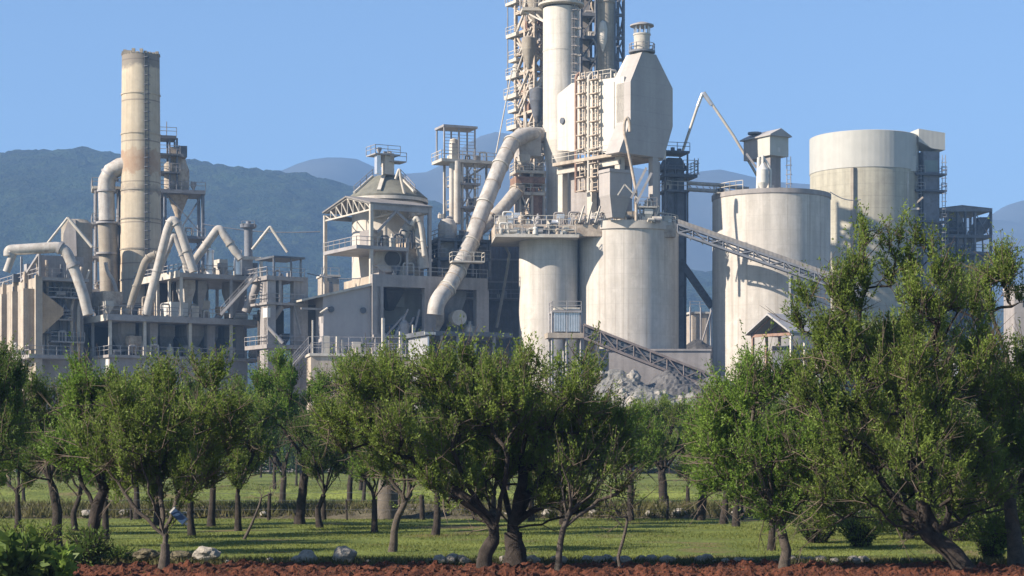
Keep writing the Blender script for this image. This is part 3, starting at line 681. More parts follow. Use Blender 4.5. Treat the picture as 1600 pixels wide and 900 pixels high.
clutter(T, rnd, f, 1, Wr-1, 2, 5, Z(430,Y), 10, [STL, STLP, DARK, RUSTY], 1.6)
MB().tube([f.p(f.W(718), 0, Z(492,Y)), f.p(f.W(718), 1.5, Z(492,Y))], 1.0, 20).build('fan_casing', STLP, T)
# dark lean-to in front
Y = 228; f = Fr(668, Y, 22)
T = thing('lean_to', 'low lean-to with a flat dark roof and a white side sheet before the concrete frame', 'shed', f.o)
Wr = f.W(800); Dl = 7
bx(T, 'roof', DARK, f, -.4, Wr, -.3, Dl, Z(524,Y), Z(517,Y)); bx(T, 'side_sheet', GALV, f, 0, .2, 0, Dl, 0, Z(525,Y)); bx(T, 'back_wall', SHADE, f, .2, Wr, Dl - .3, Dl, 0, Z(525,Y))
for px in (690, 715, 742, 772): bm_(T, 'post', CONG, f.p(f.W(px), 0, 0), f.p(f.W(px), 0, Z(524,Y)), .3)
bx(T, 'verge_board', WHT, f, -.5, .9, -.42, -.3, Z(523,Y), Z(519,Y))
# dark hall between frame and silos
Y = 260; f = Fr(752, Y, 10)
T = thing('dark_hall', 'dark sheet-clad hall between the concrete frame and the smaller silo', 'building', f.o)
Wr = f.W(815); bx(T, 'wall', mat('dark_sheet', (.17,.165,.17), corr=.6, bump=.5, var=.2), f, -3.5, Wr, 0, 8, 0, Z(376,Y)); 
for py in (405, 440, 468): bx(T, 'girt', STL, f, -3.4, Wr, -.15, -.01, Z(py,Y)-.12, Z(py,Y)+.12)
deck(T, STL, f, -3, Wr, -1.4, 0, Z(466,Y), .2, STL, 'walkway', 'f')
clutter(T, rnd, f, -3, Wr-1, -1.2, -.4, Z(466,Y), 5, [STL, DARK, STLP], 1.2)
T = vpipe('drain_pipe', 'slim pale pipe kinked down the front of the dark hall', [(786,378),(796,398),(790,435),(776,512)], 2.2, 257, STLP, .3)

# ---- slim tower ----
Y = 262; f = Fr(706, Y, 22)
T = thing('slim_tower', 'slim cream pipe tower with an open top cage left of the two sloping ducts', 'tower', f.o)
Wr = f.W(742)
for px, wd in ((706,.7),(714,1.0)): 
    pxpipe(T, 'standpipe', STLP, [(px,350),(px,252)], wd*6, Y, 0, 14)
for u in (0, Wr*.45, Wr): 
    for v in (0, 3): bm_(T, 'column', STLP, f.p(u,v,0), f.p(u,v,Z(250,Y)), .28)
for u in (-1.1, Wr*.3, Wr): 
    for v in (0, 3): bm_(T, 'post', STL, f.p(u,v,Z(250,Y)), f.p(u,v,Z(197,Y)), .18)
bx(T, 'roof', STL, f, -1.3, Wr+.3, -.3, 3.3, Z(199,Y), Z(195.5,Y))
deck(T, STLP, f, -1.7, f.W(786), -.6, 3.4, Z(249,Y), .4, STLP)
bx(T, 'head_box', STLP, f, f.W(708), f.W(720), .4, 1.6, Z(249,Y), Z(222,Y)); MB().lathe(f.p(f.W(713), 1, 0), [(.6, Z(222,Y)), (.55, Z(216,Y)), (.1, Z(214,Y))], 14).build('head_dome', STLP, T)
for py in (205, 215, 225, 235): rail(T, STL, [f.p(-1.1, 0, Z(py,Y)-1), f.p(Wr, 0, Z(py,Y)-1)], 1, 2.2, .06)
for py in (285, 322): deck(T, STL, f, .4, Wr + .6, -.6, 3.3, Z(py,Y), .3, STLP); clutter(T, rnd, f, .8, Wr*.8, -.3, 1, Z(py,Y), 4, [STLP, STL, BLUES], 1.3)
zs = [Z(q,Y) for q in (345, 322, 285, 250)]
for a, b in zip(zs, zs[1:]): brace(T, STL, f.p(Wr*.45,0,a), f.p(Wr,0,b), .14); brace(T, STL, f.p(Wr,0,a), f.p(Wr*.45,0,b), .14)
brace(T, STL, f.p(Wr*.45,3,Z(285,Y)), f.p(f.W(764),0,Z(253,Y)), .2); ladder(T, STLP, f.p(Wr+.1,-.2,Z(322,Y)), f.p(Wr+.1,-.2,Z(250,Y)), .5)
clutter(T, rnd, f, -.8, f.W(760), .2, 1.6, Z(249,Y), 7, [STLP, STL, BLUES], 1.1)
bm_(T, 'column', STL, f.p(f.W(764),1,Z(330,Y)), f.p(f.W(764),1,Z(250,Y)), .25)
T = thing('round_tank', 'squat grey tank with a railed top at the foot of the slim tower', 'tank', P(698, 375, 253))
MB().lathe(P(699,0,253), [(1.25,Z(430,253)),(1.25,Z(352,253)),(.9,Z(344,253)),(.25,Z(341,253))], 24).build('shell', DUCT, T)
fz = Fr(688,252,20); deck(T, STL, fz, -.3, 2.6, -.3, 2, Z(378,252), .25, STL); clutter(T, rnd, fz, 0, 2, -.1, 1, Z(342,253), 3, [STL, STLP], .9)
T = thing('duct_support', 'dark steel support frame under the lower sloping duct', 'frame', P(720, 400, 250)); f = Fr(686, 250, 20); Wr = f.W(765)
cols(T, BLUES, f, (0, Wr*.33, Wr*.66, Wr), (0, 4), Z(430,250), Z(372,250), .3); 
for py in (372, 402): deck(T, DARK, f, -.2, Wr, -.3, 4.2, Z(py,250), .35, STL); clutter(T, rnd, f, 0, Wr-1, 0, 2, Z(py,250), 8, [STL, STLP, DARK], 1.3)
bx(T, 'dark_panel', SHADE, f, 0, Wr, 4.3, 4.5, Z(430,250), Z(372,250))

# ---- the two big sloping ducts ----
T = thing('main_gas_duct', 'long thick pale duct sloping from the preheater down to the concrete frame', 'duct', (X(760,247), 247, 0))
pth = [(862,212,264),(822,210,261),(800,222,259),(782,258,256),(758,318,252.5),(736,378,249.5),(716,422,246.5),(700,450,244),(690,461,243),(682,474,242),(680,492,242)]
pxpipe(T, 'duct_run', DUCT, pth, 12.8, 247, 1.0, 24)
for a, b in ((5,6),(3,4),(4,5),(6,7),(7,8),(2,3)):
    p, q = P(*pth[a]), P(*pth[b]); d = (q-p).normalized()
    for t in (0, .5):
        c = p + (q-p)*t; MB().tube([c, c + d*(.22 if t == 0 else .1)], 1.2 if t == 0 else 1.13, 24).build('flange', STLP if t == 0 else RUSTY, T)
f = Fr(722, 245.5, 12); deck(T, STLP, f, -1.4, 2.8, -.8, 1.2, Z(408,245.5), .2, STLP, 'service_platform', 'flr')
T = thing('lower_gas_duct', 'second duct sloping beneath the main one with a ragged upper end', 'duct', (X(770,250), 250, 0))
pth = [(826,284,262),(808,298,259),(790,320,257),(770,342,255),(745,362,253),(730,385,252)]
pxpipe(T, 'duct_run', DUCT, pth, 10.5, 250, .8, 22)
for i in (1, 3): 
    p, q = P(*pth[i]), P(*pth[i+1]); d = (q-p).normalized(); MB().tube([p, p + d*.35], 1.05, 22).build('flange', RUSTY, T)
hopper(T, RUSTY, Fr(806,258,20), 0, 1.3, 0, 1.4, Z(288,258), Z(298,258), Z(306,258), .5, 'inlet_box')

# ---- preheater tower: open lattice left of the conditioning tower ----
Y = 272; f = Fr(836, Y, 30); rp = random.Random(21)
T = thing('preheater_tower', 'crowded dusty steel lattice tower rising out of the picture', 'tower', f.o)
Wr = f.W(862); Dl = f.D(806)
lev = [330, 300, 268, 236, 204, 172, 140, 108, 76, 42, 10, -26, -60]
us, vs = (0, Wr), (0, Dl*.5, Dl)
for u in us:
    for v in vs: bm_(T, 'column', RUSTY, f.p(u,v,Z(348,Y)), f.p(u,v,Z(-70,Y)), .42)
for i, py in enumerate(lev):
    z = Z(py, Y)
    for v in vs: bm_(T, 'beam', RUSTY, f.p(0,v,z), f.p(Wr,v,z), .3, .4)
    for u in us: bm_(T, 'beam', RUSTY, f.p(u,0,z-.02), f.p(u,Dl,z-.02), .3, .4)
    if i % 2 == 0: bx(T, 'platform', RUSTY, f, -.2, Wr, -.2, Dl + .2, z, z + .12); rail(T, STLP, [f.p(0,Dl,z+.12), f.p(-.2,-.2,z+.12), f.p(Wr,-.2,z+.12)])
    if i < len(lev) - 1:
        z2 = Z(lev[i+1], Y)
        a, b = ((0, Dl*.5), (Dl*.5, Dl)), (z, z2) if i % 2 else (z2, z)
        brace(T, RUSTY, f.p(0,0,b[0]), f.p(0,Dl*.5,b[1]), .28); brace(T, RUSTY, f.p(0,Dl,b[0]), f.p(0,Dl*.5,b[1]), .28); brace(T, RUSTY, f.p(0,0,b[1]), f.p(Wr,0,b[0]), .26)
        for k in range(2):
            u, v = rp.uniform(0, Wr), rp.uniform(0, Dl); pipe(T, 'chute', rp.choice([DUCT, STLP, RUSTY, RUST]), [f.p(u,v,z2), f.p(min(Wr,max(0,u + rp.uniform(-2,2))), min(Dl,max(0,v + rp.uniform(-4,4))), z)], rp.uniform(.16,.42), 10)
        brace(T, STLP, f.p(-.3, Dl*rp.uniform(.3,.9), z), f.p(-.3, Dl*rp.uniform(0,.5), z2), .2)
        clutter(T, rp, f, -.3, Wr*.6, 0, Dl, z + .1, 5, [RUSTY, STLP, STL, RUST], 1.7)
for i in range(70):
    z = Z(rp.uniform(-40, 330), Y); u, v = rp.uniform(-.4, Wr), rp.uniform(0, Dl); a = f.p(u, v, z)
    b = f.p(u + rp.uniform(-1, 1), max(-.4, min(Dl, v + rp.uniform(-5, 5))), z + rp.uniform(-3.5, 3.5)); brace(T, rp.choice([RUSTY, STLP, RUST, STL]), a, b, rp.uniform(.12,.3))
# arms reaching out to the left
for py, px, t in ((-8,795,.5),(44,796,.8),(84,800,.5),(110,796,.9),(141,793,1.0),(164,799,.5),(191,797,1.1),(222,802,.4)):
    z = Z(py, Y); d = f.D(px)
    bx(T, 'arm_platform', STLP, f, -.6, .9, Dl*.8, d, z - .25, z + t*.35)
    rail(T, STLP, [f.p(-.6, Dl*.8, z+.2), f.p(-.6, d, z+.2)]); bm_(T, 'arm_brace', STLP, f.p(.1, d - .3, z), f.p(.1, Dl*.7, Z(py + 22, Y)), .22); bm_(T, 'arm_brace', RUSTY, f.p(.1, d - .8, z), f.p(.1, Dl*.72, Z(py - 24, Y)), .18)
bm_(T, 'mast', STL, f.p(-.4, f.D(797), Z(140,Y)), f.p(-.4, f.D(797), Z(-20,Y)), .12)
# cyclone cones seen inside
for px, py0, py1, r0 in ((840,140,192,1.15),(826,60,108,1.0),(836,-20,36,1.2),(818,205,240,.8)):
    MB().lathe((X(px,270), 270), [(.25, Z(py1,270)), (r0*.55, Z(py1-10,270)), (r0, Z(py0+18,270)), (r0, Z(py0,270)), (.3, Z(py0-4,270))], 22).build('cyclone', CONB if py0 != 140 else DARK, T)
# lower part with rusty panels
f2 = Fr(812, 259, 14); W2 = f2.W(850)
cols(T, STLP, f2, (0, W2*.5, W2), (0,), Z(350,259), Z(266,259), .3)
for py in (266, 276, 300): deck(T, RUST if py == 276 else STLP, f2, -.6, W2, -.4, 3, Z(py,259), .4 if py != 276 else .9, STLP)
bx(T, 'panel', RUST, f2, W2*.42, W2, .3, .5, Z(345,259), Z(304,259)); bx(T, 'panel', DARK, f2, 0, W2*.4, 2.5, 2.7, Z(345,259), Z(280,259))
clutter(T, rp, f2, -.4, W2-.6, -.2, 1, Z(266,259), 10, [STLP, RUSTY, STL], 1.6); clutter(T, rp, f2, 0, W2-.6, -.2, 1, Z(300,259), 6, [STLP, RUST, STL], 1.1)
brace(T, STLP, f2.p(0,-.3,Z(300,259)), f2.p(W2*.5,-.3,Z(345,259)), .2); brace(T, RUSTY, f2.p(W2*.5,-.3,Z(300,259)), f2.p(0,-.3,Z(345,259)), .2)
bx(T, 'duct_box', DUCT, f2, W2*.1, W2, 1.5, 4, Z(240,259), Z(196,259))

# ---- conditioning tower (big pale cylinder) ----
Y = 263; k = Y/FPX; c = (X(877,Y), Y)
T = thing('conditioning_tower', 'tall smooth pale cylinder beside the lattice tower, taller than all silos', 'tower', (c[0], Y, 0))
MB().lathe(c, [(24*k, Z(352,Y)), (24*k, Z(262,Y)), (28.5*k, Z(222,Y)), (28.5*k, Z(14,Y))], 56).build('shell', FILT, T)
MB().lathe(c, [(29.2*k, Z(12,Y)), (29.2*k, Z(-70,Y))], 40).build('upper_shell', BEI, T)
MB().lathe(c, [(28.6*k, Z(82,Y)), (29*k, Z(82,Y)), (29*k, Z(80,Y)), (28.6*k, Z(80,Y))], 48, False).build('band', FILT, T)
MB().lathe(c, [(22*k, Z(12,Y)), (36*k, Z(10,Y)), (36*k, Z(7,Y)), (22*k, Z(6,Y))], 40).build('ring_platform', STLP, T)
rail(T, STLP, [Vector((c[0] + 35*k*math.cos(R(a)), Y + 35*k*math.sin(R(a)), Z(7,Y))) for a in range(-180, 40, 20)])
f = Fr(815, Y + 2, 6); bx(T, 'side_platform', STLP, f, 0, f.W(850), -1, 2, Z(13,Y), Z(8,Y)); rail(T, STLP, [f.p(0,-1,Z(8,Y)), f.p(f.W(850),-1,Z(8,Y))])
for px in (818, 834): brace(T, STLP, f.p(f.W(px), 0, Z(12,Y)), P(850, 34, Y), .2)
a = R(-48); side = Vector((-math.sin(a), math.cos(a), 0))
for b in (-43, -52):
    b = R(b); ladder(T, CONG, (c[0] + 30*k*math.cos(b), Y + 30*k*math.sin(b), Z(118,Y)), (c[0] + 30*k*math.cos(b), Y + 30*k*math.sin(b), Z(8,Y)), .5, True, side)
for py in (50, 92): bx(T, 'lamp_bracket', STLP, Fr(900, Y - 2, 0), 0, .7, 0, .5, Z(py,Y) , Z(py,Y) + .25)

# ---- lift and riser frame right of it ----
Y = 268; f = Fr(908, Y, 8); Wr = f.W(974)
T = thing('riser_tower', 'blue-grey braced steel frame behind the filter house roof', 'tower', f.o)
usx = (0, f.W(931), f.W(960), Wr)
for u in usx:
    for v in (0, 4): bm_(T, 'column', BLUES, f.p(u,v,Z(140,Y)), f.p(u,v,Z(-70,Y)), .32)
lv = [140, 92, 58, 22, -14, -50]
for i, py in enumerate(lv):
    z = Z(py,Y); bm_(T, 'beam', BLUES, f.p(0,0,z), f.p(Wr,0,z), .28, .45); bm_(T, 'beam', BLUES, f.p(0,4,z), f.p(Wr,4,z), .28, .4); bx(T, 'platform', DARK, f, 0, usx[2], .2, 4, z+.2, z+.3)
    if i < len(lv)-1:
        z2 = Z(lv[i+1],Y); a, b = (usx[2], Wr) if i % 2 else (Wr, usx[2])
        brace(T, BLUES, f.p(a,0,z), f.p(b,0,z2), .22); brace(T, BLUES, f.p(usx[1],0,z2), f.p(0,0,z), .2); brace(T, BLUES, f.p(Wr,0,z2 if a==Wr else z), f.p(Wr,4,z if a==Wr else z2), .2)
        clutter(T, rp, f, 0, usx[1], 0, 2, z+.3, 3, [STLP, STL, RUSTY], 1.3)
bx(T, 'shaft_lining', CONG, f, .4, usx[1]-.4, 3, 3.5, Z(140,Y), Z(-60,Y))
pxpipe(T, 'hose_loop', STLP, [(926,60),(930,66),(934,78),(930,92),(924,96)], 1.3, Y-1.2, .4)
T = thing('riser_pipe', 'upright brownish-grey pipe with a side blister, right of the big pale cylinder', 'pipe', (X(945,264), 264, 0)); k = 264/FPX
MB().lathe((X(946,264),264), [(13*k, Z(140,264)), (13*k, Z(6,264)), (14.5*k, Z(5,264)), (14.5*k, Z(-60,264))], 32).build('shaft', CONB, T)
MB().lathe((X(942,262.9),262.9), [(.1, Z(84,264)), (6.5*k, Z(66,264)), (7*k, Z(48,264)), (5*k, Z(38,264)), (.1, Z(35,264))], 20).build('blister', FILT, T)

# ---- filter house ----
Y = 244; A = 40; f = Fr(985, Y, A)
T = thing('filter_house', 'big cream filter house with a grey hopper end and a capped vent stack on top', 'building', f.o)
Dl = min(f.D(871), 17); Wr = f.W(1051)
D2 = f.D(893)
MB().extrude([f.p(0, 1.2, f.z(240,0,1)), f.p(0, Dl, f.z(235,0,Dl)), f.p(0, Dl, f.z(148,0,Dl)), f.p(0, D2, f.z(130,0,D2)), f.p(0, 1.2, f.z(119,0,1))], f.u*Wr).build('casing', FILT, T)
zt, zs, zq, zb = Z(78,Y), Z(127,Y), Z(188,Y), Z(240,Y)
u = lambda px: f.W(px)
g = MB(); xm = (u(1003), u(1025))
d1 = 1.25
prof = [(0,zs),(xm[0],zt),(xm[1],zt),(Wr,zs),(Wr,zq),(u(1037),zb),(u(967),zb),(0,zq)]
g.extrude([f.p(a, -.02, b) for a, b in prof], f.v*2.6).build('hopper_end', FILTG, T)
# pyramid cap over the top behind the end
g = MB(); g.hexa([f.p(0,2.58,zs), f.p(Wr,2.58,zs), f.p(Wr,3.6,zs), f.p(0,3.6,zs), f.p(xm[0],2.58,zt), f.p(xm[1],2.58,zt), f.p(xm[1],2.9,zt), f.p(xm[0],2.9,zt)]).build('cap_slope', FILT, T)
for v in (3, 5.5, 8, 10.4): 
    if v < Dl: bm_(T, 'seam', FILT, f.p(-.03, v, f.z(238,0,v)), f.p(-.03, v, f.z(128,0,v)), .12)
c = f.p((xm[0]+xm[1])/2, 1.3, 0); k = Y/FPX
S = MB().lathe(c, [(11*k, zt - .2), (12*k, Z(74,Y)), (13*k, Z(48,Y)), (14*k, Z(47,Y)), (14*k, Z(45,Y))], 28).build('vent_stack', STLP, T)
g = MB()
for i in range(10):
    a = 2*math.pi*i/10; g.obox((c.x + 12*k*math.cos(a) - .09, c.y + 12*k*math.sin(a) - .09, Z(45,Y)), (.18,0,0), (0,.18,0), (0,0,Z(33,Y)-Z(45,Y)))
g.build('vent_louvre', GALV, T)
MB().lathe(c, [(19*k, Z(33,Y)), (19*k, Z(31,Y)), (8*k, Z(27,Y)), (.05, Z(25.5,Y))], 28).build('rain_cap', STL, T)
MB().lathe(c, [(21*k, Z(75,Y)), (21*k, Z(72,Y))], 24).build('walkway_ring', BLUES, T); rail(T, STL, [c + Vector((20*k*math.cos(R(a)), 20*k*math.sin(R(a)), Z(72,Y))) for a in range(-180, 180, 30)], .9)
# riser pair on the lit side
for px in (915, 935):
    v = f.D(px); 
    g = MB(); z0, z1 = f.z(300,0,v), f.z(112,0,v)
    g.beam(f.p(-.5, v-.5, z0), f.p(-.5, v-.5, z1), .16); g.beam(f.p(-.5, v+.5, z0), f.p(-.5, v+.5, z1), .16)
    n = 26
    for i in range(n): 
        z = z0 + (z1-z0)*i/n; g.beam(f.p(-.5, v-.5, z), f.p(-.5, v+.5, z), .08)
        if i % 3 == 0: g.beam(f.p(-.05, v, z), f.p(-1.0, v, z), .12); g.obox(f.p(-1.1, v-.7, z), f.u*.7, f.v*1.4, (0,0,.12))
    g.build('caged_ladder', RUSTY, T)
    pipe(T, 'riser', RUST if px == 915 else STLP, [f.p(-.7, v+1.1, z0), f.p(-.7, v+1.1, z1 - .5), f.p(0, v+1.1, z1)], .2, 10, .4)
for v in (2, Dl*.5, Dl-2): clutter(T, rp, f, .3, Wr-2, v-1.5, v+1.5, f.z(122,0,v), 4, [STLP, FILT, RUSTY], 1.0)
rail(T, STLP, [f.p(0,D2,f.z(130,0,D2)), f.p(0,3.6,f.z(121,0,3.6))])
bx(T, 'small_box', FILT, f, 0, 1, D2-2, D2-.8, f.z(130,0,D2)-.4, f.z(118,0,D2))
pp = f.p(-.02, Dl-1.1, f.z(189,0,Dl-1)); MB().tube([pp, pp - f.u*.2], .42, 16).build('round_port', DARK, T)
# skirt, ledge and legs
bx(T, 'ledge', BEI, f, -.9, Wr*.9, 1.0, Dl, f.z(250,0,6), f.z(245,0,6))
rail(T, STLP, [f.p(-.9,Dl,f.z(245,0,6)), f.p(-.9,1,f.z(245,0,6))])
for v in (2, Dl*.52, Dl-1): 
    bx(T, 'leg', STLP, f, 0, .9, v, v+.9, Z(352,Y), f.z(250,0,6)); bx(T, 'leg', STL, f, Wr-1.2, Wr-.3, v, v+.9, Z(352,Y), f.z(250,0,6))
bx(T, 'leg', FILTG, f, u(1020), u(1029), 0, .8, Z(345,Y), zb); bx(T, 'inner_wall', CONG, f, 1.2, 1.5, Dl*.45, Dl-1, Z(345,Y), f.z(250,0,6))
bx(T, 'tie_beam', STLP, f, -.1, .3, 2, Dl, f.z(262,0,6), f.z(254,0,6))
f3 = Fr(953, 241.5, 32)
S = hopper(T, FILTG, f3, 0, f3.W(986), 0, f3.D(936), Z(264,241.5), Z(304,241.5), Z(338,241.5), .55, 'hopper')
bx(T, 'hopper_collar', FILTG, f3, -.12, f3.W(986)+.1, -.12, f3.D(936), Z(268,241.5), Z(263,241.5))
brace(T, STL, P(986,310,240), P(1010,262,240), .3); brace(T, STL, P(994,318,240), P(1018,270,240), .3); brace(T, STLP, P(965,305,240), P(976,288,240), .15); brace(T, STLP, P(976,288,240), P(998,312,240), .15)
T = thing('bent_vent_pipe', 'slender hooked brown pipe hanging across the corner of the filter house', 'pipe', P(985, 345, 236))
pxpipe(T, 'hook', RUSTY, [(984,206),(984,190),(980,182),(976,190),(975,205),(980,228),(988,268),(994,300),(994,345)], 2.3, 240.5, .5)

# ---- silo deck ----
Y = 243; f = Fr(900, Y, 4)
T = thing('silo_top_deck', 'long concrete deck crowded with small pale machines over the two front silos', 'deck', f.o)
u0, u1 = f.W(774), f.W(1030)
bx(T, 'slab', STLP, f, u0, f.W(905), 0, 12, Z(371,Y), Z(366,Y)); bx(T, 'upper_slab', RUSTY, f, u0, f.W(1058), 1.25, 14, Z(366,Y)-.1, Z(349,Y))
pipe(T, 'edge_pipe', STLP, [f.p(u0, .9, Z(358,Y)), f.p(f.W(898), .9, Z(358,Y))], .16, 8)
rail(T, STLP, [f.p(u0,0,Z(366,Y)), f.p(f.W(900),0,Z(366,Y))]); rail(T, STLP, [f.p(u0,1.2,Z(349,Y)), f.p(f.W(1058),1.2,Z(349,Y))])
clutter(T, rp, f, u0, f.W(1050), 1.3, 5, Z(349,Y), 110, [STLP, GALV, STL, WHT, FILT, CONG, RUSTY], 1.35)
clutter(T, rp, f, f.W(1000), f.W(1045), 1.3, 3, Z(350,Y), 14, [STLP, GALV, STL, WHT, RUST, DARK], 1.2)
clutter(T, rp, f, u0, f.W(892), .1, .5, Z(366,Y), 44, [STLP, RUSTY, STL, WHT, DARK], 1.0)
for px, py in ((905,322),(918,316),(930,322),(1003,318),(1022,322)): brace(T, STLP, P(px,348,244), P(px+8,py,244), .18)
T = thing('valve_station', 'open steel valve frame with pale machines on the deck below the filter hopper', 'machine', P(1012,348,239)); fv = Fr(1000, 243.5, 10)
cols(T, STL, fv, (0, fv.W(1024)), (0, 1.6), Z(349,243.5), Z(318,243.5), .15); deck(T, STLP, fv, -.3, fv.W(1026), -.3, 1.9, Z(322,243.5), .2, STL); clutter(T, rp, fv, 0, 1.8, 0, 1.2, Z(322,243.5), 7, [STLP, WHT, RUST], .9); clutter(T, rp, fv, 0, 1.8, -.6, .8, Z(347,243.5), 8, [STLP, WHT, STL], 1.1)

# ---- silos ----
def silo(name, label, px, r, py, Y, m, rim=None, n=72):
    k = Y/FPX; c = (X(px,Y), Y); T = thing(name, label, 'silo', (c[0], Y, 0)); z = Z(py,Y)
    MB().lathe(c, [(r*k, 0), (r*k, z)], n).build('wall', m, T)
    if rim: MB().lathe(c, [(r*k, z - rim[0]), ((r+rim[1])*k, z - rim[0] + .12), ((r+rim[1])*k, z + .25), ((r-4)*k, z + .25)], n).build('rim', rim[2], T)
    return T, c, k, z
silo('front_silo', 'smaller of the two front concrete silos, with a slanting pipe shadow on it', 857, 46, 368, 248.5, CON2)
T, c, k, z = silo('front_silo', 'broader of the two front concrete silos, below the filter hopper', 981, 79, 356, 250, CON2, (.9, 2.2, CON))
rail(T, STLP, [Vector((c[0] + 78*k*math.cos(R(a)), c[1] + 78*k*math.sin(R(a)), z + .25)) for a in range(-178, 0, 9)])
T, c, k, z = silo('rear_silo', 'squat pale concrete silo carrying the box-shaped head house', 1205, 91.5, 309, 252.5, CON2, (.45, 1.2, CONG))
rail(T, STLP, [Vector((c[0] + 90*k*math.cos(R(a)), c[1] + 90*k*math.sin(R(a)), z + .25)) for a in range(-182, -118, 8)], 1.2)
f = Fr(1120, 249, 6); bx(T, 'top_walkway', STLP, f, 0, f.W(1170), 0, 1.5, Z(302,249), Z(300,249)); clutter(T, rp, f, 0, f.W(1165), 0, 1, Z(304,249), 9, [STLP, GALV, DARK], .9)
MB().lathe((c[0]+3, c[1]), [(3, z+.25), (2.4, z+.9), (.2, z+1.1)], 24).build('roof_dome', CONG, T)
# rightmost silo
Y = 306; k = Y/FPX; c = (X(1350,Y), Y)
T = thing('large_silo', 'widest silo, brownish concrete below and pale cladding above, at the right', 'silo', (c[0], Y, 0))
MB().lathe(c, [(83.5*k, 0), (83.5*k, Z(272,Y))], 80).build('wall', CONB if False else mat('concrete_aged', (.40,.38,.30), streak=.2, var=.12, pour=.14, tint=(.28,.26,.20), tintamt=.4, scale=.2), T)
MB().lathe(c, [(84*k, Z(273,Y)), (84.3*k, Z(272.5,Y)), (84.3*k, Z(217,Y)), (82*k, Z(216,Y)), (30*k, Z(213,Y)), (24*k, Z(210,Y)), (0, Z(209.5,Y))], 80).build('cladding', CLAD, T)
a = R(-111); MB().beam((c[0]+84*k*math.cos(a), Y+84*k*math.sin(a), 0), (c[0]+84*k*math.cos(a), Y+84*k*math.sin(a), Z(274,Y)), .7).build('downpipe', CONB, T)
f = Fr(1418, 300, 20); bx(T, 'lift_hood', CLAD, f, 0, f.W(1431), 0, f.D(1405), Z(267,300), Z(243,300))
for px in (1410, 1418): bm_(T, 'conduit', STLP, P(px, 268, 299.6), P(px, 360, 299.6), .25)

# ---- bucket elevator right of the largest silo ----
Y = 302; f = Fr(1443, Y, 12)
T = thing('elevator_tower', 'slim grey elevator tower with a pale overhanging head box at the right', 'tower', f.o)
Wr = f.W(1468)
bx(T, 'shaft', BLUES, f, 0, Wr, 0, 2.6, 0, Z(236,Y))
MB().extrude([f.p(f.W(1434),-.4,Z(202,Y)), f.p(f.W(1475),-.4,Z(207,Y)), f.p(f.W(1475),-.4,Z(234,Y)), f.p(f.W(1455),-.4,Z(232,Y)), f.p(f.W(1434),-.4,Z(222,Y))], f.v*4).build('head_box', CLAD, T)
bx(T, 'shaft_panel', mat('blue_green_sheet', (.20,.25,.24), var=.1), f, .1, Wr-.3, -.04, 0, Z(268,Y), Z(250,Y))
for py in (271, 297, 345): 
    deck(T, DARK, f, -1.6, Wr + .9, -.8, 2.6, Z(py,Y), .3, None); rail(T, STL, [f.p(Wr, -.7, Z(py,Y)), f.p(Wr+.9, -.7, Z(py,Y)), f.p(Wr+.9, 2.6, Z(py,Y))]); rail(T, STL, [f.p(-1.6, -.7, Z(py,Y)), f.p(0, -.7, Z(py,Y))])
ladder(T, STL, f.p(Wr+.5,-.5,Z(400,Y)), f.p(Wr+.5,-.5,Z(242,Y)), .5); ladder(T, STL, f.p(-.9,-.5,Z(400,Y)), f.p(-.9,-.5,Z(262,Y)), .5)
brace(T, RUSTY, P(1421,327,300), P(1442,308,300), .25); brace(T, STLP, P(1421,327,300), P(1436,326,300), .3)

# ---- steel frame at the far right ----
Y = 307; f = Fr(1470, Y, 10)
T = thing('open_steel_frame', 'dark open steel frame building with a flat roof at the far right', 'building', f.o)
Wr = f.W(1549)
MB().extrude([f.p(-.3,-.4,Z(325,Y)), f.p(Wr*.4,-.4,Z(320,Y)), f.p(Wr,-.4,Z(324,Y)), f.p(Wr,-.4,Z(329,Y)), f.p(-.3,-.4,Z(331,Y))], f.v*9).build('roof', BLUES, T)
for px in (1480, 1496, 1508, 1523, 1548): bm_(T, 'column', DARK if px != 1523 else BLUES, f.p(f.W(px), 0, 0), f.p(f.W(px), 0, Z(327,Y)), .35); bm_(T, 'column', DARK, f.p(f.W(px), 8, 0), f.p(f.W(px), 8, Z(327,Y)), .3)
brace(T, BLUES, f.p(f.W(1523),0,Z(330,Y)), f.p(f.W(1548),0,Z(372,Y)), .12); brace(T, BLUES, f.p(f.W(1548),0,Z(330,Y)), f.p(f.W(1523),0,Z(372,Y)), .12)
brace(T, BLUES, f.p(f.W(1496),0,Z(330,Y)), f.p(f.W(1508),0,Z(362,Y)), .12)
for py in (366, 392): deck(T, DARK, f, -.3, Wr, -.3, 8, Z(py,Y), .5, DARK); clutter(T, rp, f, .3, Wr-1.5, .2, 3, Z(py,Y), 14, [DARK, BLUES, STL], 2.2)
bx(T, 'dark_cladding', DARK, f, -2.5, Wr, .6, .9, 0, Z(392,Y)); bx(T, 'girt', BLUES, f, -2.5, Wr, .4, .58, Z(440,Y), Z(436,Y))

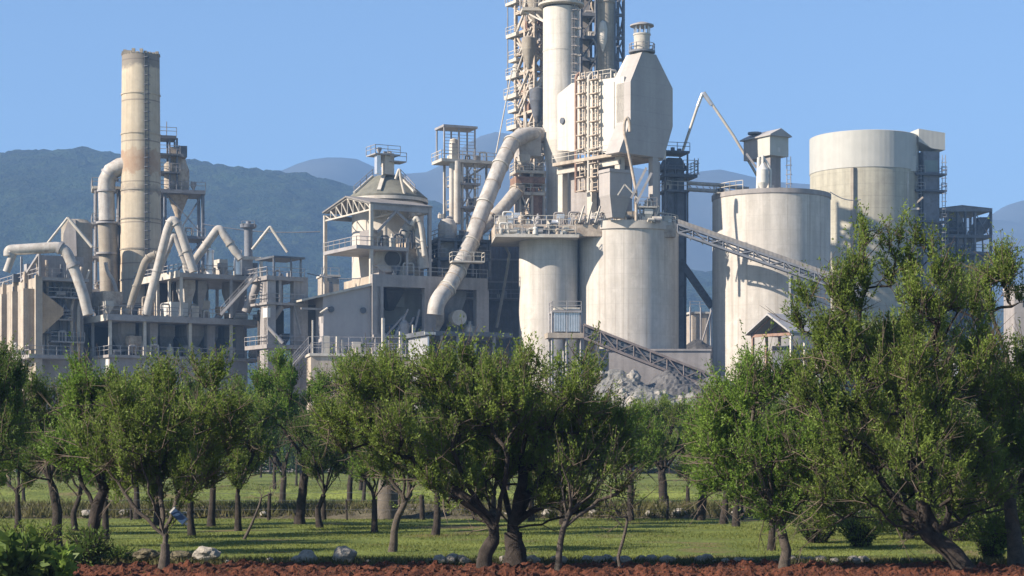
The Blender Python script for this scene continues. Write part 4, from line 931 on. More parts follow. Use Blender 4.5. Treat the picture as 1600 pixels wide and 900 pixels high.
# ---- transfer tower between front and rear silos ----
Y = 257.5; f = Fr(1050, Y, 14)
T = thing('transfer_tower', 'dark blue-grey elevator tower between the front and the rear silos', 'tower', f.o)
Wr = f.W(1069); Wb = f.W(1086); Wl = f.W(1034)
bx(T, 'shaft', BLUES, f, -.6, Wr, 0, 2.6, 0, Z(262,Y)); bx(T, 'shaft_rib', DARK, f, .3, .7, -.15, -.01, Z(400,Y), Z(265,Y))
MB().hexa([f.p(-1.3,-.4,Z(265,Y)), f.p(Wr+.4,-.4,Z(265,Y)), f.p(Wr+.4,3,Z(265,Y)), f.p(-1.3,3,Z(265,Y)), f.p(-.5,.2,Z(246,Y)), f.p(Wr-.3,.2,Z(246,Y)), f.p(Wr-.3,2.4,Z(246,Y)), f.p(-.5,2.4,Z(246,Y))]).build('head', DARK, T)
deck(T, DARK, f, Wl+.2, Wr + .6, -.6, 2.8, Z(236,Y), .3, BLUES)
deck(T, DARK, f, Wl, Wb, -1, 3, Z(273,Y), .4, BLUES, sides='flrb'); deck(T, BLUES, f, Wl+.4, Wr+.5, -.7, 3, Z(297,Y), .3, STLP)
for u in (Wl+.3, Wr+.3): 
    for v in (-.5, 2.6): bm_(T, 'column', BLUES, f.p(u,v,Z(350,Y)), f.p(u,v,Z(236,Y)), .18)
rail(T, STL, [f.p(Wb-2,-1,Z(250,Y)-1.2), f.p(Wb,-1,Z(250,Y)-1.2), f.p(Wb,3,Z(250,Y)-1.2)]); ladder(T, STL, f.p(Wb-.2,-1.1,Z(273,Y)), f.p(Wb-.2,-1.1,Z(248,Y)), .5)
for i in range(5): brace(T, BLUES, f.p(Wl+.3,-.5,Z(350-i*20,Y)), f.p(-.6,-.5,Z(334-i*20,Y)), .12)
clutter(T, rp, f, Wl+.3, -.8, -.5, 1, Z(297,Y), 4, [STLP, GALV, STL], .9); clutter(T, rp, f, Wl+.3, -.8, -.5, 1, Z(340,Y), 5, [STLP, GALV, STL], .9); clutter(T, rp, f, Wl+.2, Wr, -.4, 1, Z(236,Y), 3, [BLUES, DARK], .6)
bx(T, 'rear_shaft', DARK, f, Wr, Wr + .5, .5, 2.4, 0, Z(300,Y))
T = thing('inclined_chute', 'dark diagonal chute running down to the foot of the rear silo', 'chute', P(1112, 482, 259))
MB().beam(P(1064,410,259), P(1113,480,259), 1.1, .9).build('casing', BLUES, T)
T = thing('bent_pipe', 'tall thin inverted V pipe spanning from the transfer tower to the head house', 'pipe', P(1066, 236, 258))
pxpipe(T, 'pipe_leg', STLP, [(1066,238),(1092,160)], 2.2, 257.5); pxpipe(T, 'pipe_leg', STLP, [(1100,144),(1146,212),(1176,262),(1183,275)], 2.2, 257.5, .3); pxpipe(T, 'pipe_leg', GALV, [(1090,166),(1098,145),(1112,164)], 2.8, 257.5, .3)
T = thing('pipe_bridge', 'pair of level pipes on a thin truss reaching the rear silo top', 'pipe bridge', P(1075, 292, 257))
for py in (287, 297): pxpipe(T, 'pipe_run', DUCT, [(1074,py-1),(1122,py+2),(1170,py+8 if py < 290 else py+5)], 3, 256)
g = MB()
for i in range(9): g.beam(P(1078+i*10, 290+i*.6, 256), P(1083+i*10, 298+i*.5, 256), .1)
g.build('lattice', STL, T)

# ---- head house on the rear silo ----
Y = 250; f = Fr(1203, Y, 32)
T = thing('head_house', 'grey box with a small pitched roof on a stem above the rear silo', 'building', f.o)
Wr = f.W(1232); Dl = min(f.D(1161), 11); za, zb = Z(242,Y), Z(210,Y)
bx(T, 'wall', CLAD, f, 0, Wr, 0, Dl*.45, za, zb); bx(T, 'rear_wall', FILTG, f, .1, Wr-.1, Dl*.45, Dl, za - .1, zb - .1)
MB().extrude([f.p(-.25,-.4,zb), f.p(Wr*.5,-.4,zb+.9), f.p(Wr+.25,-.4,zb), f.p(Wr+.25,-.4,zb-.15), f.p(-.25,-.4,zb-.15)], f.v*(Dl+.8)).build('roof', CLADG, T)
MB().lathe(f.p(.6, Dl*.7, 0), [(.2, zb), (.2, Z(204,Y)), (.9, Z(203,Y)), (.9, Z(200,Y)), (.1, Z(199,Y))], 16).build('roof_vent', BLUES, T)
bx(T, 'stem', CONG, f, .4, f.W(1223), .4, 3.2, Z(306,Y), za); bx(T, 'stem_side', BLUES, f, .6, .9, 3.2, Dl*.6, Z(306,Y), za)
pxpipe(T, 'white_pipe', WHT, [(1184,300),(1186,246)], 3, Y - 3.5); pxpipe(T, 'white_pipe', WHT, [(1192,246),(1198,254),(1204,266),(1203,300)], 2.2, Y - 3.4, .4)
MB().lathe(P(1192,0,Y-3.6), [(.35,Z(302,Y)),(.75,Z(292,Y)),(.75,Z(272,Y)),(.2,Z(262,Y)),(.2,Z(250,Y))], 18).build('white_filter', WHT, T)
brace(T, STL, P(1166,240,Y), P(1182,262,Y), .25); ladder(T, STL, f.p(Wr-.2,-.3,Z(300,Y)), f.p(Wr-.2,-.3,za), .5)
bx(T, 'broken_pane', WHT, f, f.W(1215), f.W(1219), -.02, 0, Z(236,Y), Z(229,Y))
clutter(T, rp, f, -1.5, 2, 0, 1.5, Z(304,Y), 6, [WHT, GALV, STLP], .9)

# ---- conveyors ----
def conveyor(name, label, a, b, Ya, Yb, hh, wd, roofed):
    p, q = P(*a, Ya), P(*b, Yb); T = thing(name, label, 'conveyor', p); d = (q-p); L = d.length; n = int(L/2.0); sd = Vector((d.y,-d.x,0)).normalized()*wd; up = Vector((0,0,1))
    for i, s in enumerate((0, 1)):
        g = MB(); o = sd*s
        g.beam(p+o, q+o, .22, .28); g.beam(p+o-up*hh, q+o-up*hh, .22, .28)
        for j in range(n):
            t0, t1 = j/n, (j+1)/n; lo = p+o-up*hh
            g.beam(p+o+d*t0, lo+d*t0, .14); g.beam(*( (p+o+d*t0, lo+d*t1) if j%2 else (lo+d*t0, p+o+d*t1)), .14)
        g.build('side_truss', BLUES if roofed else BRICKT, T)
    MB().obox(p - up*hh*.55, d, sd, (0,0,.12)).build('belt', DARK, T)
    if roofed: MB().obox(p + up*.14 - sd*.1, d, sd*1.2, up*.5).build('hood', ROOF, T);
    else:
        g = MB()
        for j in range(n): c = p - up*(hh*.5) + d*((j+.5)/n); g.tube([c, c+sd], .16, 8)
        g.build('rollers', DARK, T); MB().obox(p - up*.1 - sd*.05, d, sd*1.1, up*.25).build('belt_cover', RUST, T); MB().obox(p - up*hh*.85 + sd*.5, d, sd*.35, up*hh*.7).build('return_housing', DARK, T)
    return T, p, q, sd
T, p, q, sd = conveyor('conveyor_gallery', 'long roofed conveyor gallery sloping down to the right across the rear silo', (1060,352), (1345,452), 243, 240, 1.05, 1.3, True)
for t in (.62, .9): c = p + (q-p)*t; bm_(T, 'trestle', BLUES, c - Vector((0,0,1.5)), Vector((c.x, c.y, 0)), .4); bm_(T, 'trestle', BLUES, c + sd - Vector((0,0,1.5)), Vector((c.x+sd.x, c.y+sd.y, 0)), .4)
rail(T, STLP, [p - Vector((0,0,1.4)) - sd*.12, q - Vector((0,0,1.4)) - sd*.12], 1.0, 1.6, .08)
T, p, q, sd = conveyor('open_conveyor', 'open truss conveyor sloping from the corrugated bin down to the rubble heaps', (912,509), (1118,590), 232, 232, 1.6, 1.8, False)
c = p + (q-p)*.1; bx(T, 'support_wall', CONG, Fr(915, 233.5, 4), 0, 1.2, 0, 2, 0, Z(520,233.5))
Y = 231; f = Fr(863, Y, 6)
T = thing('corrugated_bin', 'small ribbed pale sheet bin with a railed top, before the front silos', 'bin', f.o); Wr = f.W(908)
bx(T, 'body', GALV, f, .2, Wr-.2, 0, 2.6, Z(518,Y), Z(486,Y)); g = MB()
for i in range(11): uu_ = .2 + (Wr-.55)*i/10; g.obox(f.p(uu_, -.15, Z(518,Y)), f.u*.14, f.v*.14, (0,0,Z(486,Y)-Z(518,Y)))
g.build('ribs', GALV, T); deck(T, STL, f, 0, Wr, -.3, 2.8, Z(485,Y), .25, STL); cols(T, STL, f, (0, Wr*.5, Wr), (0, 2.6), 0, Z(486,Y), .25); bx(T, 'base', BEI, f, -.6, Wr+.2, -.3, 3, Z(528,Y), Z(520,Y))
bx(T, 'hood', STLP, f, .3, Wr - .1, .2, 2.4, Z(484,Y), Z(480,Y))
Y = 242; f = Fr(936, Y, 2)
T = thing('retaining_wall', 'dark grey retaining wall at the foot of the broad front silo', 'wall', f.o)
bx(T, 'wall', CONG, f, 0, f.W(1110), 0, 1, 0, Z(548,Y)); bx(T, 'coping', CONG, f, -.1, f.W(1110)+.1, -.15, 1.1, Z(548,Y), Z(545,Y)); bx(T, 'buttress', DARK, f, -1, 0, -.5, 1, 0, Z(520,Y))

# ---- rubble heaps ----
def heap(name, label, px, py, Y, m, seed, slope=.72):
    cx = X(px,Y); h = Z(py,Y); r = h/slope; xs = np.arange(-r, r, r/55)
    def hf(x, y):
        d = math.hypot(x, y*1.05)*(1 + .22*nz(x, y, .09, seed)) ; b = h - slope*math.sqrt(d*d + .8)
        return max(-.3, b + (.35*nz(x, y, .25, seed+2) + .2*nz(x, y, 1.1, seed+5) + .28*nz(x,y,2.6,seed)) * min(1, max(0, b*.5)))
    nx = len(xs); V = np.array([(cx+x, Y+y, hf(x,y)) for y in xs for x in xs], np.float32); ii = np.arange(nx*nx).reshape(nx, nx)
    F = np.stack([ii[:-1,:-1].ravel(), ii[:-1,1:].ravel(), ii[1:,1:].ravel(), ii[1:,:-1].ravel()], 1)
    return tag(np_mesh(name, V, F, m, loc=(cx, Y, 0), smooth=False), label, 'rubble heap')
heap('rubble_heap', 'broad pale rubble heap left of the other heaps, below the broad front silo', 960, 568, 214, GRAVW, 1)
heap('rubble_heap', 'darker grey rubble heap in the middle, below the open conveyor', 1046, 570, 216, GRAVEL, 2)
heap('rubble_heap', 'small grey rubble heap at the lower end of the open conveyor', 1118, 577, 218, GRAVEL, 3)
heap('rubble_heap', 'low whitish heap of coarse blocks in front of the grey heaps', 1012, 596, 204, GRAVW, 4, .62)
heap('rubble_heap', 'low whitish heap of coarse blocks right of the grey heaps', 1090, 604, 203, GRAVW, 5, .62)
rs = random.Random(5); bl = MB()
def rock(loc, r, seed, m, name, flat=.75):
    import bmesh
    b = bmesh.new(); bmesh.ops.create_icosphere(b, subdivisions=3, radius=1); rr = random.Random(seed); o = Vector((rr.random()*50,)*3)
    for v in b.verts:
        n = v.co.normalized(); k = 1 + .34*noise.noise(n*1.3 + o) + .14*noise.noise(n*3.5 + o); v.co = Vector((n.x*k*1.15, n.y*k, n.z*k*flat))*r
    me = bpy.data.meshes.new(name); b.to_mesh(me); b.free(); me.materials.append(m)
    for p_ in me.polygons: p_.use_smooth = False
    ob = bpy.data.objects.new(name, me); COL.objects.link(ob); ob.location = loc; BASE[ob.name] = tuple(loc); return ob
rk = [rock((0,-100,0), 1, s, STONE, 'rubble_block', .8) for s in range(4)]
for r_ in rk: COL.objects.unlink(r_)
for i in range(60):
    s = rk[i%4]; o = s.copy(); o.name = 'rubble_block'; COL.objects.link(o); sc = rs.uniform(.3, .85)
    hx, hy, Yh, sl = rs.choice(((1012,596,204,.62),(1090,604,203,.62),(960,568,214,.72))); an = rs.uniform(-2.9, -.2); d = rs.uniform(2, 11)
    o.location = (X(hx,Yh) + d*math.cos(an), Yh + d*math.sin(an), max(.2, Z(hy,Yh) - sl*d*1.02)); o.scale = (sc,)*3; o.rotation_euler = (rs.random()*3, rs.random()*3, rs.random()*6)
    tag(o, 'pale stone block lying on the front slope of the rubble heaps', 'stone block', 'stone blocks on the rubble heaps')

# ---- small far things between the silos ----
Y = 330; f = Fr(1080, Y, 10)
T = thing('small_works_building', 'small tan building in pipework seen through the gap between the silos', 'building', f.o); Wr = f.W(1108)
bx(T, 'wall', BEI, f, .2, Wr, 0, 4, 0, Z(490,Y)); bx(T, 'roof', STLP, f, -.2, Wr+.3, -.3, 4.3, Z(490,Y), Z(487,Y)); cols(T, STL, f, (-.3, Wr*.5, Wr+.2), (-.4,), 0, Z(480,Y), .2); rail(T, STL, [f.p(-.3,-.4,Z(481,Y)), f.p(Wr,-.4,Z(481,Y))]); brace(T, STL, f.p(Wr*.5,-.5,Z(540,Y)), f.p(Wr+.3,-.5,Z(485,Y)), .2)
heap('coal_heap', 'dark pointed heap in the gap between the front and rear silos', 1090, 524, 300, mat('coal', (.06,.058,.055), var=.4, bump=.8, tint=(.12,.11,.1), tintamt=.5), 9)['category'] = 'heap'
Y = 300; f = Fr(503, Y, 15)
T = thing('far_cabin', 'small sunlit yellowish cabin beyond the sloping grey shed roof', 'building', f.o); bx(T, 'wall', BEI, f, 0, f.W(530), 0, 4, 0, Z(432,Y)); bx(T, 'roof', STLP, f, -.2, f.W(530)+.2, -.3, 4.3, Z(432,Y), Z(429,Y)); rail(T, STL, [f.p(0,0,Z(429,Y)), f.p(f.W(530),0,Z(429,Y))])
bx(T, 'door', DARK, f, f.W(514), f.W(519), -.03, 0, Z(456,Y), Z(440,Y))

# ---- gabled shelter on the right ----
Y = 205; f = Fr(1236, Y, 42)
T = thing('gable_shelter', 'open shelter with a grey pitched roof in front of the rear silo', 'shelter', f.o)
De, We, za, ze = f.D(1173), f.W(1282), Z(487,Y), Z(515,Y); g = MB(); Vm = De*.5
g.extrude([f.p(-.6,-.3,ze-.15), f.p(-.6,Vm,za), f.p(-.6,De+.3,ze-.15), f.p(-.6,De+.3,ze-.38), f.p(-.6,Vm,za-.25), f.p(-.6,-.3,ze-.38)], f.u*(We+1)).build('roof', CLADG, T)
MB().extrude([f.p(We*.5,.1,ze-.4), f.p(We*.5,Vm,za-.3), f.p(We*.5,De-.1,ze-.4)], f.u*.1).build('underroof_shade', RUST, T)  # set-back brown sheet stands in for the shade under the roof
for u_ in (.2, We*.5, We-.3):
    for v_ in (.15, De-.15): bm_(T, 'post', STLP if v_ < 1 else RUST, f.p(u_,v_,0), f.p(u_,v_,ze-.2), .24)
    bm_(T, 'rafter', RUST, f.p(u_,.1,ze-.35), f.p(u_,Vm,za-.35), .12); bm_(T, 'rafter', RUST, f.p(u_,De-.1,ze-.35), f.p(u_,Vm,za-.35), .12)
bm_(T, 'tie_beam', STL, f.p(.1,0,ze-.45), f.p(We,0,ze-.45), .2, .3); bm_(T, 'tie_beam', RUST, f.p(.1,.1,ze-.45), f.p(.1,De,ze-.45), .2, .3)
bx(T, 'store', DARK, f, We*.45, We-.6, De*.4, De*.8, 0, ze-1.5)
f = Fr(1300, Y + 8, 6)
T = thing('long_shed', 'long low shed with a grey sheet roof behind the big right-hand tree', 'shed', f.o); Wr = f.W(1450)
MB().extrude([f.p(0,0,Z(514,Y)), f.p(0,4,Z(492,Y)), f.p(0,8,Z(514,Y))], f.u*Wr).build('roof', ROOF, T); bx(T, 'wall', DARK, f, .3, Wr-.3, .3, 7.5, 0, Z(514,Y)); bx(T, 'gutter', STLP, f, 0, Wr, -.2, -.01, Z(516,Y), Z(513,Y))
for px in (1312, 1350, 1395, 1435): bm_(T, 'post', STLP, f.p(f.W(px),-.1,0), f.p(f.W(px),-.1,Z(516,Y)), .25)
f = Fr(1498, 180, 6)
T = thing('low_cabin', 'low cabin with a pale roof edge and a window at the far right', 'building', f.o); Wr = f.W(1566)
bx(T, 'wall', BLUES, f, .2, Wr-.2, .2, 5, 0, Z(573,180)); bx(T, 'roof', ROOF, f, -.2, Wr, -.3, 5.3, Z(573,180)+.18, Z(557,180)); bx(T, 'fascia', WHT, f, -.2, Wr, -.35, -.31, Z(575,180), Z(569,180))
W_ = bx(T, 'window', WHT, f, f.W(1552), f.W(1558), .12, .19, Z(600,180), Z(578,180))
bm_(T, 'mast', DARK, f.p(f.W(1540),-.6,0), f.p(f.W(1540),-.6,Z(548,180)), .18)
f = Fr(1585, 230, 0); T = thing('far_block', 'pale block partly hidden by leaves at the right edge', 'building', f.o); bx(T, 'wall', CONG, f, 0, 5, 0, 5, 0, Z(452,230)); bx(T, 'parapet', CON, f, -.1, 5.1, -.1, 5, Z(452,230), Z(446,230)); bx(T, 'window', GLASS, f, 1, 2.2, -.03, 0, Z(480,230), Z(464,230))

# ---- overhead wires ----
for i, (a, b, Ya) in enumerate((((316,350),(500,362),252), ((480,427),(585,432),246), ((1297,300),(1345,312),270), ((800,110),(775,240),264))):
    p, q = P(*a, Ya), P(*b, Ya); pts = [p + (q-p)*(j/12) - Vector((0,0,.5*math.sin(math.pi*j/12) if i < 3 else 0)) for j in range(13)]
    lab = ('sagging wire strung from the cyclone tower to the steel canopy', 'short wire strung beside the steel canopy post', 'short wire beside the largest silo', 'slack guy wire hanging left of the lattice tower')[i]
    tag(MB().tube(pts, .07 if i != 3 else .09, 5).build('wire', BLUES if i != 3 else STLP, None, p), lab, 'wire')

# =====================================================================
# VEGETATION
# =====================================================================
def leaf_mat(name, dark, light, yellow):
    m = bpy.data.materials.new(name); m.use_nodes = True; t = m.node_tree; N, L = t.nodes, t.links
    for n in list(N):
        if n.type == 'BSDF_PRINCIPLED': N.remove(n)
    out = [n for n in N if n.type == 'OUTPUT_MATERIAL'][0]
    ge = N.new('ShaderNodeNewGeometry'); r = N.new('ShaderNodeValToRGB'); e = r.color_ramp.elements
    e[0].color = (*dark, 1); e[1].color = (*yellow, 1); e.new(.55).color = (*light, 1); e[2].position = 1.0
    tc = N.new('ShaderNodeTexCoord'); nn = N.new('ShaderNodeTexNoise'); nn.inputs['Scale'].default_value = 1.1; nn.inputs['Detail'].default_value = 3
    L.new(tc.outputs['Object'], nn.inputs['Vector'])
    a = N.new('ShaderNodeMath'); a.operation = 'MULTIPLY_ADD'; a.inputs[1].default_value = .45
    mr = N.new('ShaderNodeMapRange'); mr.inputs[1].default_value = .3; mr.inputs[2].default_value = .7; mr.inputs[3].default_value = 0; mr.inputs[4].default_value = .62
    L.new(nn.outputs['Fac'], mr.inputs[0]); L.new(ge.outputs['Random Per Island'], a.inputs[0]); L.new(mr.outputs[0], a.inputs[2]); L.new(a.outputs[0], r.inputs[0])
    d = N.new('ShaderNodeBsdfDiffuse'); tr = N.new('ShaderNodeBsdfTranslucent'); gl = N.new('ShaderNodeBsdfGlossy'); gl.inputs['Roughness'].default_value = .45
    gl.inputs['Color'].default_value = (.5, .55, .5, 1)
    x = N.new('ShaderNodeMixShader'); x.inputs[0].default_value = .45; y = N.new('ShaderNodeMixShader'); y.inputs[0].default_value = .012
    L.new(r.outputs[0], d.inputs[0]); L.new(r.outputs[0], tr.inputs[0]); L.new(d.outputs[0], x.inputs[1]); L.new(tr.outputs[0], x.inputs[2])
    L.new(x.outputs[0], y.inputs[1]); L.new(gl.outputs[0], y.inputs[2]); L.new(y.outputs[0], out.inputs['Surface'])
    return m
LEAF_D = leaf_mat('dull_olive_leaves', (.075,.096,.024), (.135,.195,.036), (.20,.26,.060))
LEAF_G = leaf_mat('fresh_green_leaves', (.070,.120,.020), (.125,.210,.034), (.19,.28,.052))
LEAF_B = leaf_mat('deep_green_leaves', (.045,.076,.018), (.092,.145,.032), (.15,.20,.050))

def leaves_mesh(name, pos, dirs, size, leafm, parent, rg, wid=.34):
    n = len(pos); d = dirs / np.linalg.norm(dirs, axis=1, keepdims=True)
    r = rg.normal(size=(n,3)); s = np.cross(d, r); s /= np.linalg.norm(s, axis=1, keepdims=True) + 1e-9
    L = size * rg.uniform(.65, 1.25, (n,1)); w = L * wid
    V = np.empty((n,4,3)); V[:,0] = pos; V[:,1] = pos + d*L*.5 + s*w*.5; V[:,2] = pos + d*L; V[:,3] = pos + d*L*.5 - s*w*.5
    V[:,1:4:2,2] -= 0
    F = np.arange(n*4).reshape(n, 4)
    return np_mesh(name, V.reshape(-1,3), F, leafm, parent)

def grow(name, label, trunk, lumps, r0, seed, leafm=LEAF_D, bark=BARK, size=.070, per=33, twigs=4, up=.55, group=None, cat='tree', sides=7, twl=.5, droop=0., limbs=6):
    """trunk: world points up to the fork; lumps: (centre, (rx,ry,rz), n) clouds of twig ends"""
    rg = np.random.default_rng(seed); rr = random.Random(seed)
    T = thing(name, label, cat, tuple(trunk[0]), group)
    pts = [Vector(p) for p in trunk]; nodes = []; par = []
    fine = [pts[0]]
    for a, b in zip(pts, pts[1:]):
        k = max(2, int((b-a).length/.22))
        for i in range(1, k+1): fine.append(a + (b-a)*(i/k) + Vector((rr.uniform(-1,1), rr.uniform(-1,1), 0))*.018*(1 if i < k else 0) * (r0/.1))
    for i, p in enumerate(fine): nodes.append(p); par.append(i-1)
    n0 = len(nodes); start = max(1, int(n0*.72)) if n0 > 4 else 1
    T_ = []
    for c, rad, n in lumps:
        q = rg.normal(size=(n,3)); q /= np.linalg.norm(q, axis=1, keepdims=True); q *= rg.uniform(.35, 1, (n,1))**.6
        T_.append(np.array(c) + q*np.array(rad))
    T_ = np.concatenate(T_); top = np.array(nodes[n0-1])
    T_ = T_[T_[:,2] > .35]
    T_ = T_[np.argsort(np.linalg.norm(T_ - top, axis=1) + rg.uniform(0, .5, len(T_)))]
    NP = np.zeros(((len(T_)+12)*14 + n0 + 10, 3)); PL = np.zeros(len(NP)); NP[:n0] = [tuple(p) for p in nodes]
    for i in range(1, n0): PL[i] = 0
    cnt = n0; chains = []; ends = []
    LC = [np.array(l[0]) for l in lumps]; prim = [LC[rr.randrange(len(LC))]]       # main limbs first, spread apart
    while len(prim) < min(limbs, len(LC)):
        prim.append(max(LC, key=lambda c: min(np.linalg.norm(c - q) for q in prim)))
    prim = [top + (c - top)*.6 for c in prim]; npr = len(prim)
    for q in prim: q[2] = max(q[2], top[2] + .28*np.linalg.norm(q - top))
    T_ = np.concatenate([np.array(prim), T_])
    for it, t in enumerate(T_):
        if it < npr: j = n0 - 1 - (it % 3 if n0 > 6 else 0)
        else:
            d = np.linalg.norm(NP[start:cnt] - t, axis=1) + .22*PL[start:cnt]
            j = int(np.argmin(d)) + start
        a = NP[j]; dist = np.linalg.norm(t - a)
        if cnt > len(NP) - 16: break
        k = int(min(12, max(2, dist/.18)))
        pd = NP[j] - NP[par[j]] if par[j] >= 0 else np.array((0,0,1.)); pd = pd / (np.linalg.norm(pd) + 1e-9)
        m0 = (pd*.55 + np.array((0,0,.15)))*dist; m1 = ((t-a)/(dist+1e-9)*.5 + np.array((0,0,.5 - droop)))*dist
        ch = [j]
        for i in range(1, k+1):
            s = i/k; h = (2*s**3-3*s**2+1)*a + (s**3-2*s*s+s)*m0 + (-2*s**3+3*s*s)*t + (s**3-s*s)*m1
            if i < k: h = h + rg.normal(size=3)*.02*min(1, dist)
            NP[cnt] = h; PL[cnt] = PL[ch[-1]] + dist/k; par.append(ch[-1]); ch.append(cnt); cnt += 1
        chains.append(ch); ends.append(ch[-1])
    wgt = np.zeros(cnt); wgt[ends] = 1
    for i in range(cnt-1, 0, -1): wgt[par[i]] += wgt[i]
    W0 = wgt[start]; rad = np.maximum(.006, r0 * .95 * (wgt/W0)**.56)
    g = MB()
    tr = [r0*(1.0 + .55*math.exp(-i*.22/.25)) for i in range(n0)]
    for i in range(start, n0): tr[i] = min(tr[i], max(rad[i], r0*.6))
    g.tube([tuple(p) for p in NP[:n0]], tr, sides + 3)
    for ch in chains:
        R_ = [min(rad[i], rad[ch[1]]*1.15) for i in ch]
        g.tube([tuple(NP[i]) for i in ch], R_, sides if R_[0] > .03 else (4 if R_[0] > .012 else 3), False)
    # leafy shoots
    src = [e for e in ends for _ in range(twigs)]
    extra = [i for i in range(n0, cnt) if rad[i] < .012]; rr.shuffle(extra); src += extra[:int(len(ends)*1.2)]
    S = NP[src]; out = S - (top + np.array((0,0,.2))); out /= np.linalg.norm(out, axis=1, keepdims=True) + 1e-9
    D = out*.5 + np.array((0,0,up + .15)) + rg.normal(size=S.shape)*.36; D /= np.linalg.norm(D, axis=1, keepdims=True)
    Ls = twl * rg.uniform(.35, 1.25, (len(S),1)); Ls[rg.random(len(S)) < .12] *= 1.6
    g.build('trunk', bark, T); g = MB()
    for i in range(0, len(S), 2):
        m_ = S[i] + D[i]*Ls[i]*.5 + rg.normal(size=3)*.025
        g.tube([tuple(S[i]), tuple(m_), tuple(S[i] + D[i]*Ls[i]*.95)], [.009, .006, .003], 3, False)
    thin = [i for i in range(n0, cnt) if rad[i] < .03]
    for i in range(int(len(ends)*.5)):
        a = NP[rr.choice(thin)]; o_ = a - top; o_ = o_/(np.linalg.norm(o_)+1e-9); d_ = o_*.7 + rg.normal(size=3)*.55 + np.array((0,0,.1)); d_ /= np.linalg.norm(d_); L_ = rg.uniform(.3, .95)
        b_ = a + d_*L_*.5 + rg.normal(size=3)*.04; e_ = b_ + d_*L_*.5 + rg.normal(size=3)*.08
        if min(b_[2], e_[2]) < .1: continue
        g.tube([tuple(a), tuple(b_), tuple(e_)], [.011, .008, .003], 3, False)
        for k_ in range(2): g.tube([tuple(b_), tuple(b_ + (d_ + rg.normal(size=3)*.7)*L_*.3)], [.006, .003], 3, False)
    g.build('twigs', TWIG, T)
    n = len(S); tt = rg.uniform(.05, 1, (n, per, 1)); pos = S[:,None,:] + D[:,None,:]*Ls[:,None,:]*tt + rg.normal(size=(n,per,3))*.022
    ld = D[:,None,:]*.8 + rg.normal(size=(n,per,3))*.6
    pos = pos.reshape(-1,3); ld = ld.reshape(-1,3); keep = pos[:,2] > .1
    leaves_mesh('crown', pos[keep], ld[keep], size, leafm, T, rg)
    return T

def PT(Y, *q):                      # trunk points from photo positions; the first one stands on the ground
    out = [P(p[0], p[1], Y + (p[2] if len(p) > 2 else 0)) for p in q]; out[0].z = -.05
    return out
def CL(Y, *q, dz=0.8):              # crown clumps: column, row, half width, half height, count, depth offset
    k = Y/FPX
    return [(tuple(P(a, b, Y + (e[0] if e else 0))), (rx*k, max(rx, rz)*k*dz, rz*k), n) for a, b, rx, rz, n, *e in q]

def lumpy(Y, ells, nl, n, seed, lr=.24, dz=1.0):
    """break big ellipses (column,row,halfwidth,halfheight) into clumps lying mostly near their outside"""
    r = random.Random(seed); out = []; k = Y/FPX; tot = sum(e[2]*e[3] for e in ells)
    for a, b, rx, rz in ells:
        m = max(3, round(nl*rx*rz/tot))
        for i in range(m):
            while True:
                x, y, z = r.uniform(-1,1), r.uniform(-1,1), r.uniform(-1,1); d = math.sqrt(x*x+y*y+z*z)
                if .15 < d < 1: break
            s = d**.45/d; x, y, z = x*s, y*s, z*s; q = 1 - lr*.6 if r.random() > .16 else 1.16
            c = P(a + x*rx*q, b - z*rz*q, Y + y*rx*k*dz*q); R_ = lr*(rx+rz)*.5*k*r.uniform(.75, 1.4)
            out.append((tuple(c), (R_*1.0, R_*1.0, R_*1.15), max(3, round(n/(nl)))))
    return out

# front row
Y = 35.2
grow('almond_tree', 'slender almond sapling with a blue can wedged in its forked trunk, left front', PT(Y,(255,897),(258,868),(258,850)),
     lumpy(Y, [(258,678,125,84),(335,650,60,75),(190,680,65,66),(258,745,95,45)], 64, 420, 11, .19), .085, 11, LEAF_D, BARKP, per=33, twigs=3)
grow('almond_tree', 'gnarled low-forking almond tree with twisted limbs, in the middle of the front row', PT(Y,(757,899),(757,875),(765,853),(775,835)),
     lumpy(Y, [(660,655,150,100),(590,640,75,60),(740,610,95,75),(700,760,95,50),(560,690,60,45)], 80, 500, 12, .17), .135, 12, LEAF_D, BARK, per=33, twigs=3)
grow('almond_tree', 'wide dark almond tree with the thickest trunk, just right of the picture middle', PT(Y+1.2,(806,897),(806,860),(802,832)),
     lumpy(Y+1.2, [(835,635,115,95),(900,705,90,70),(780,680,90,90),(860,760,100,45),(925,680,55,45)], 86, 560, 13, .18), .19, 13, LEAF_D, BARK, per=33, twigs=3)
grow('almond_tree', 'bright green young almond tree with a thin kinked trunk, right of the middle', PT(Y,(1225,900),(1229,860),(1222,832),(1215,800)),
     lumpy(Y, [(1190,700,100,105),(1140,675,60,55),(1255,700,60,100),(1200,605,55,40),(1180,780,70,40)], 62, 440, 14, .19), .085, 14, LEAF_G, BARKP, per=33, twigs=3)
Y = 34.6
grow('almond_tree', 'tallest almond tree, its thick trunk leaning left from the lower right corner', PT(Y,(1508,905),(1500,880),(1478,855),(1452,838)),
     lumpy(Y, [(1390,575,130,130),(1475,465,75,55),(1355,440,40,45),(1330,640,95,110),(1480,620,100,120),(1400,740,160,85),(1300,500,60,60),(1500,760,70,60)], 140, 860, 15, .14) + CL(Y,(1352,372,12,26,6),(1395,385,16,22,6),(1440,400,20,20,6),(1262,470,16,22,6)), .165, 15, LEAF_D, BARK, per=33, twigs=3)
grow('almond_tree', 'shrubby almond tree cut by the right edge of the picture', PT(Y+2,(1590,900),(1585,840),(1578,780)),
     lumpy(Y+2, [(1575,620,55,110),(1570,470,35,80),(1560,760,60,90),(1625,620,60,150)], 60, 400, 16, .18), .13, 16, LEAF_D, BARKP, per=33, twigs=3)
Y = 37
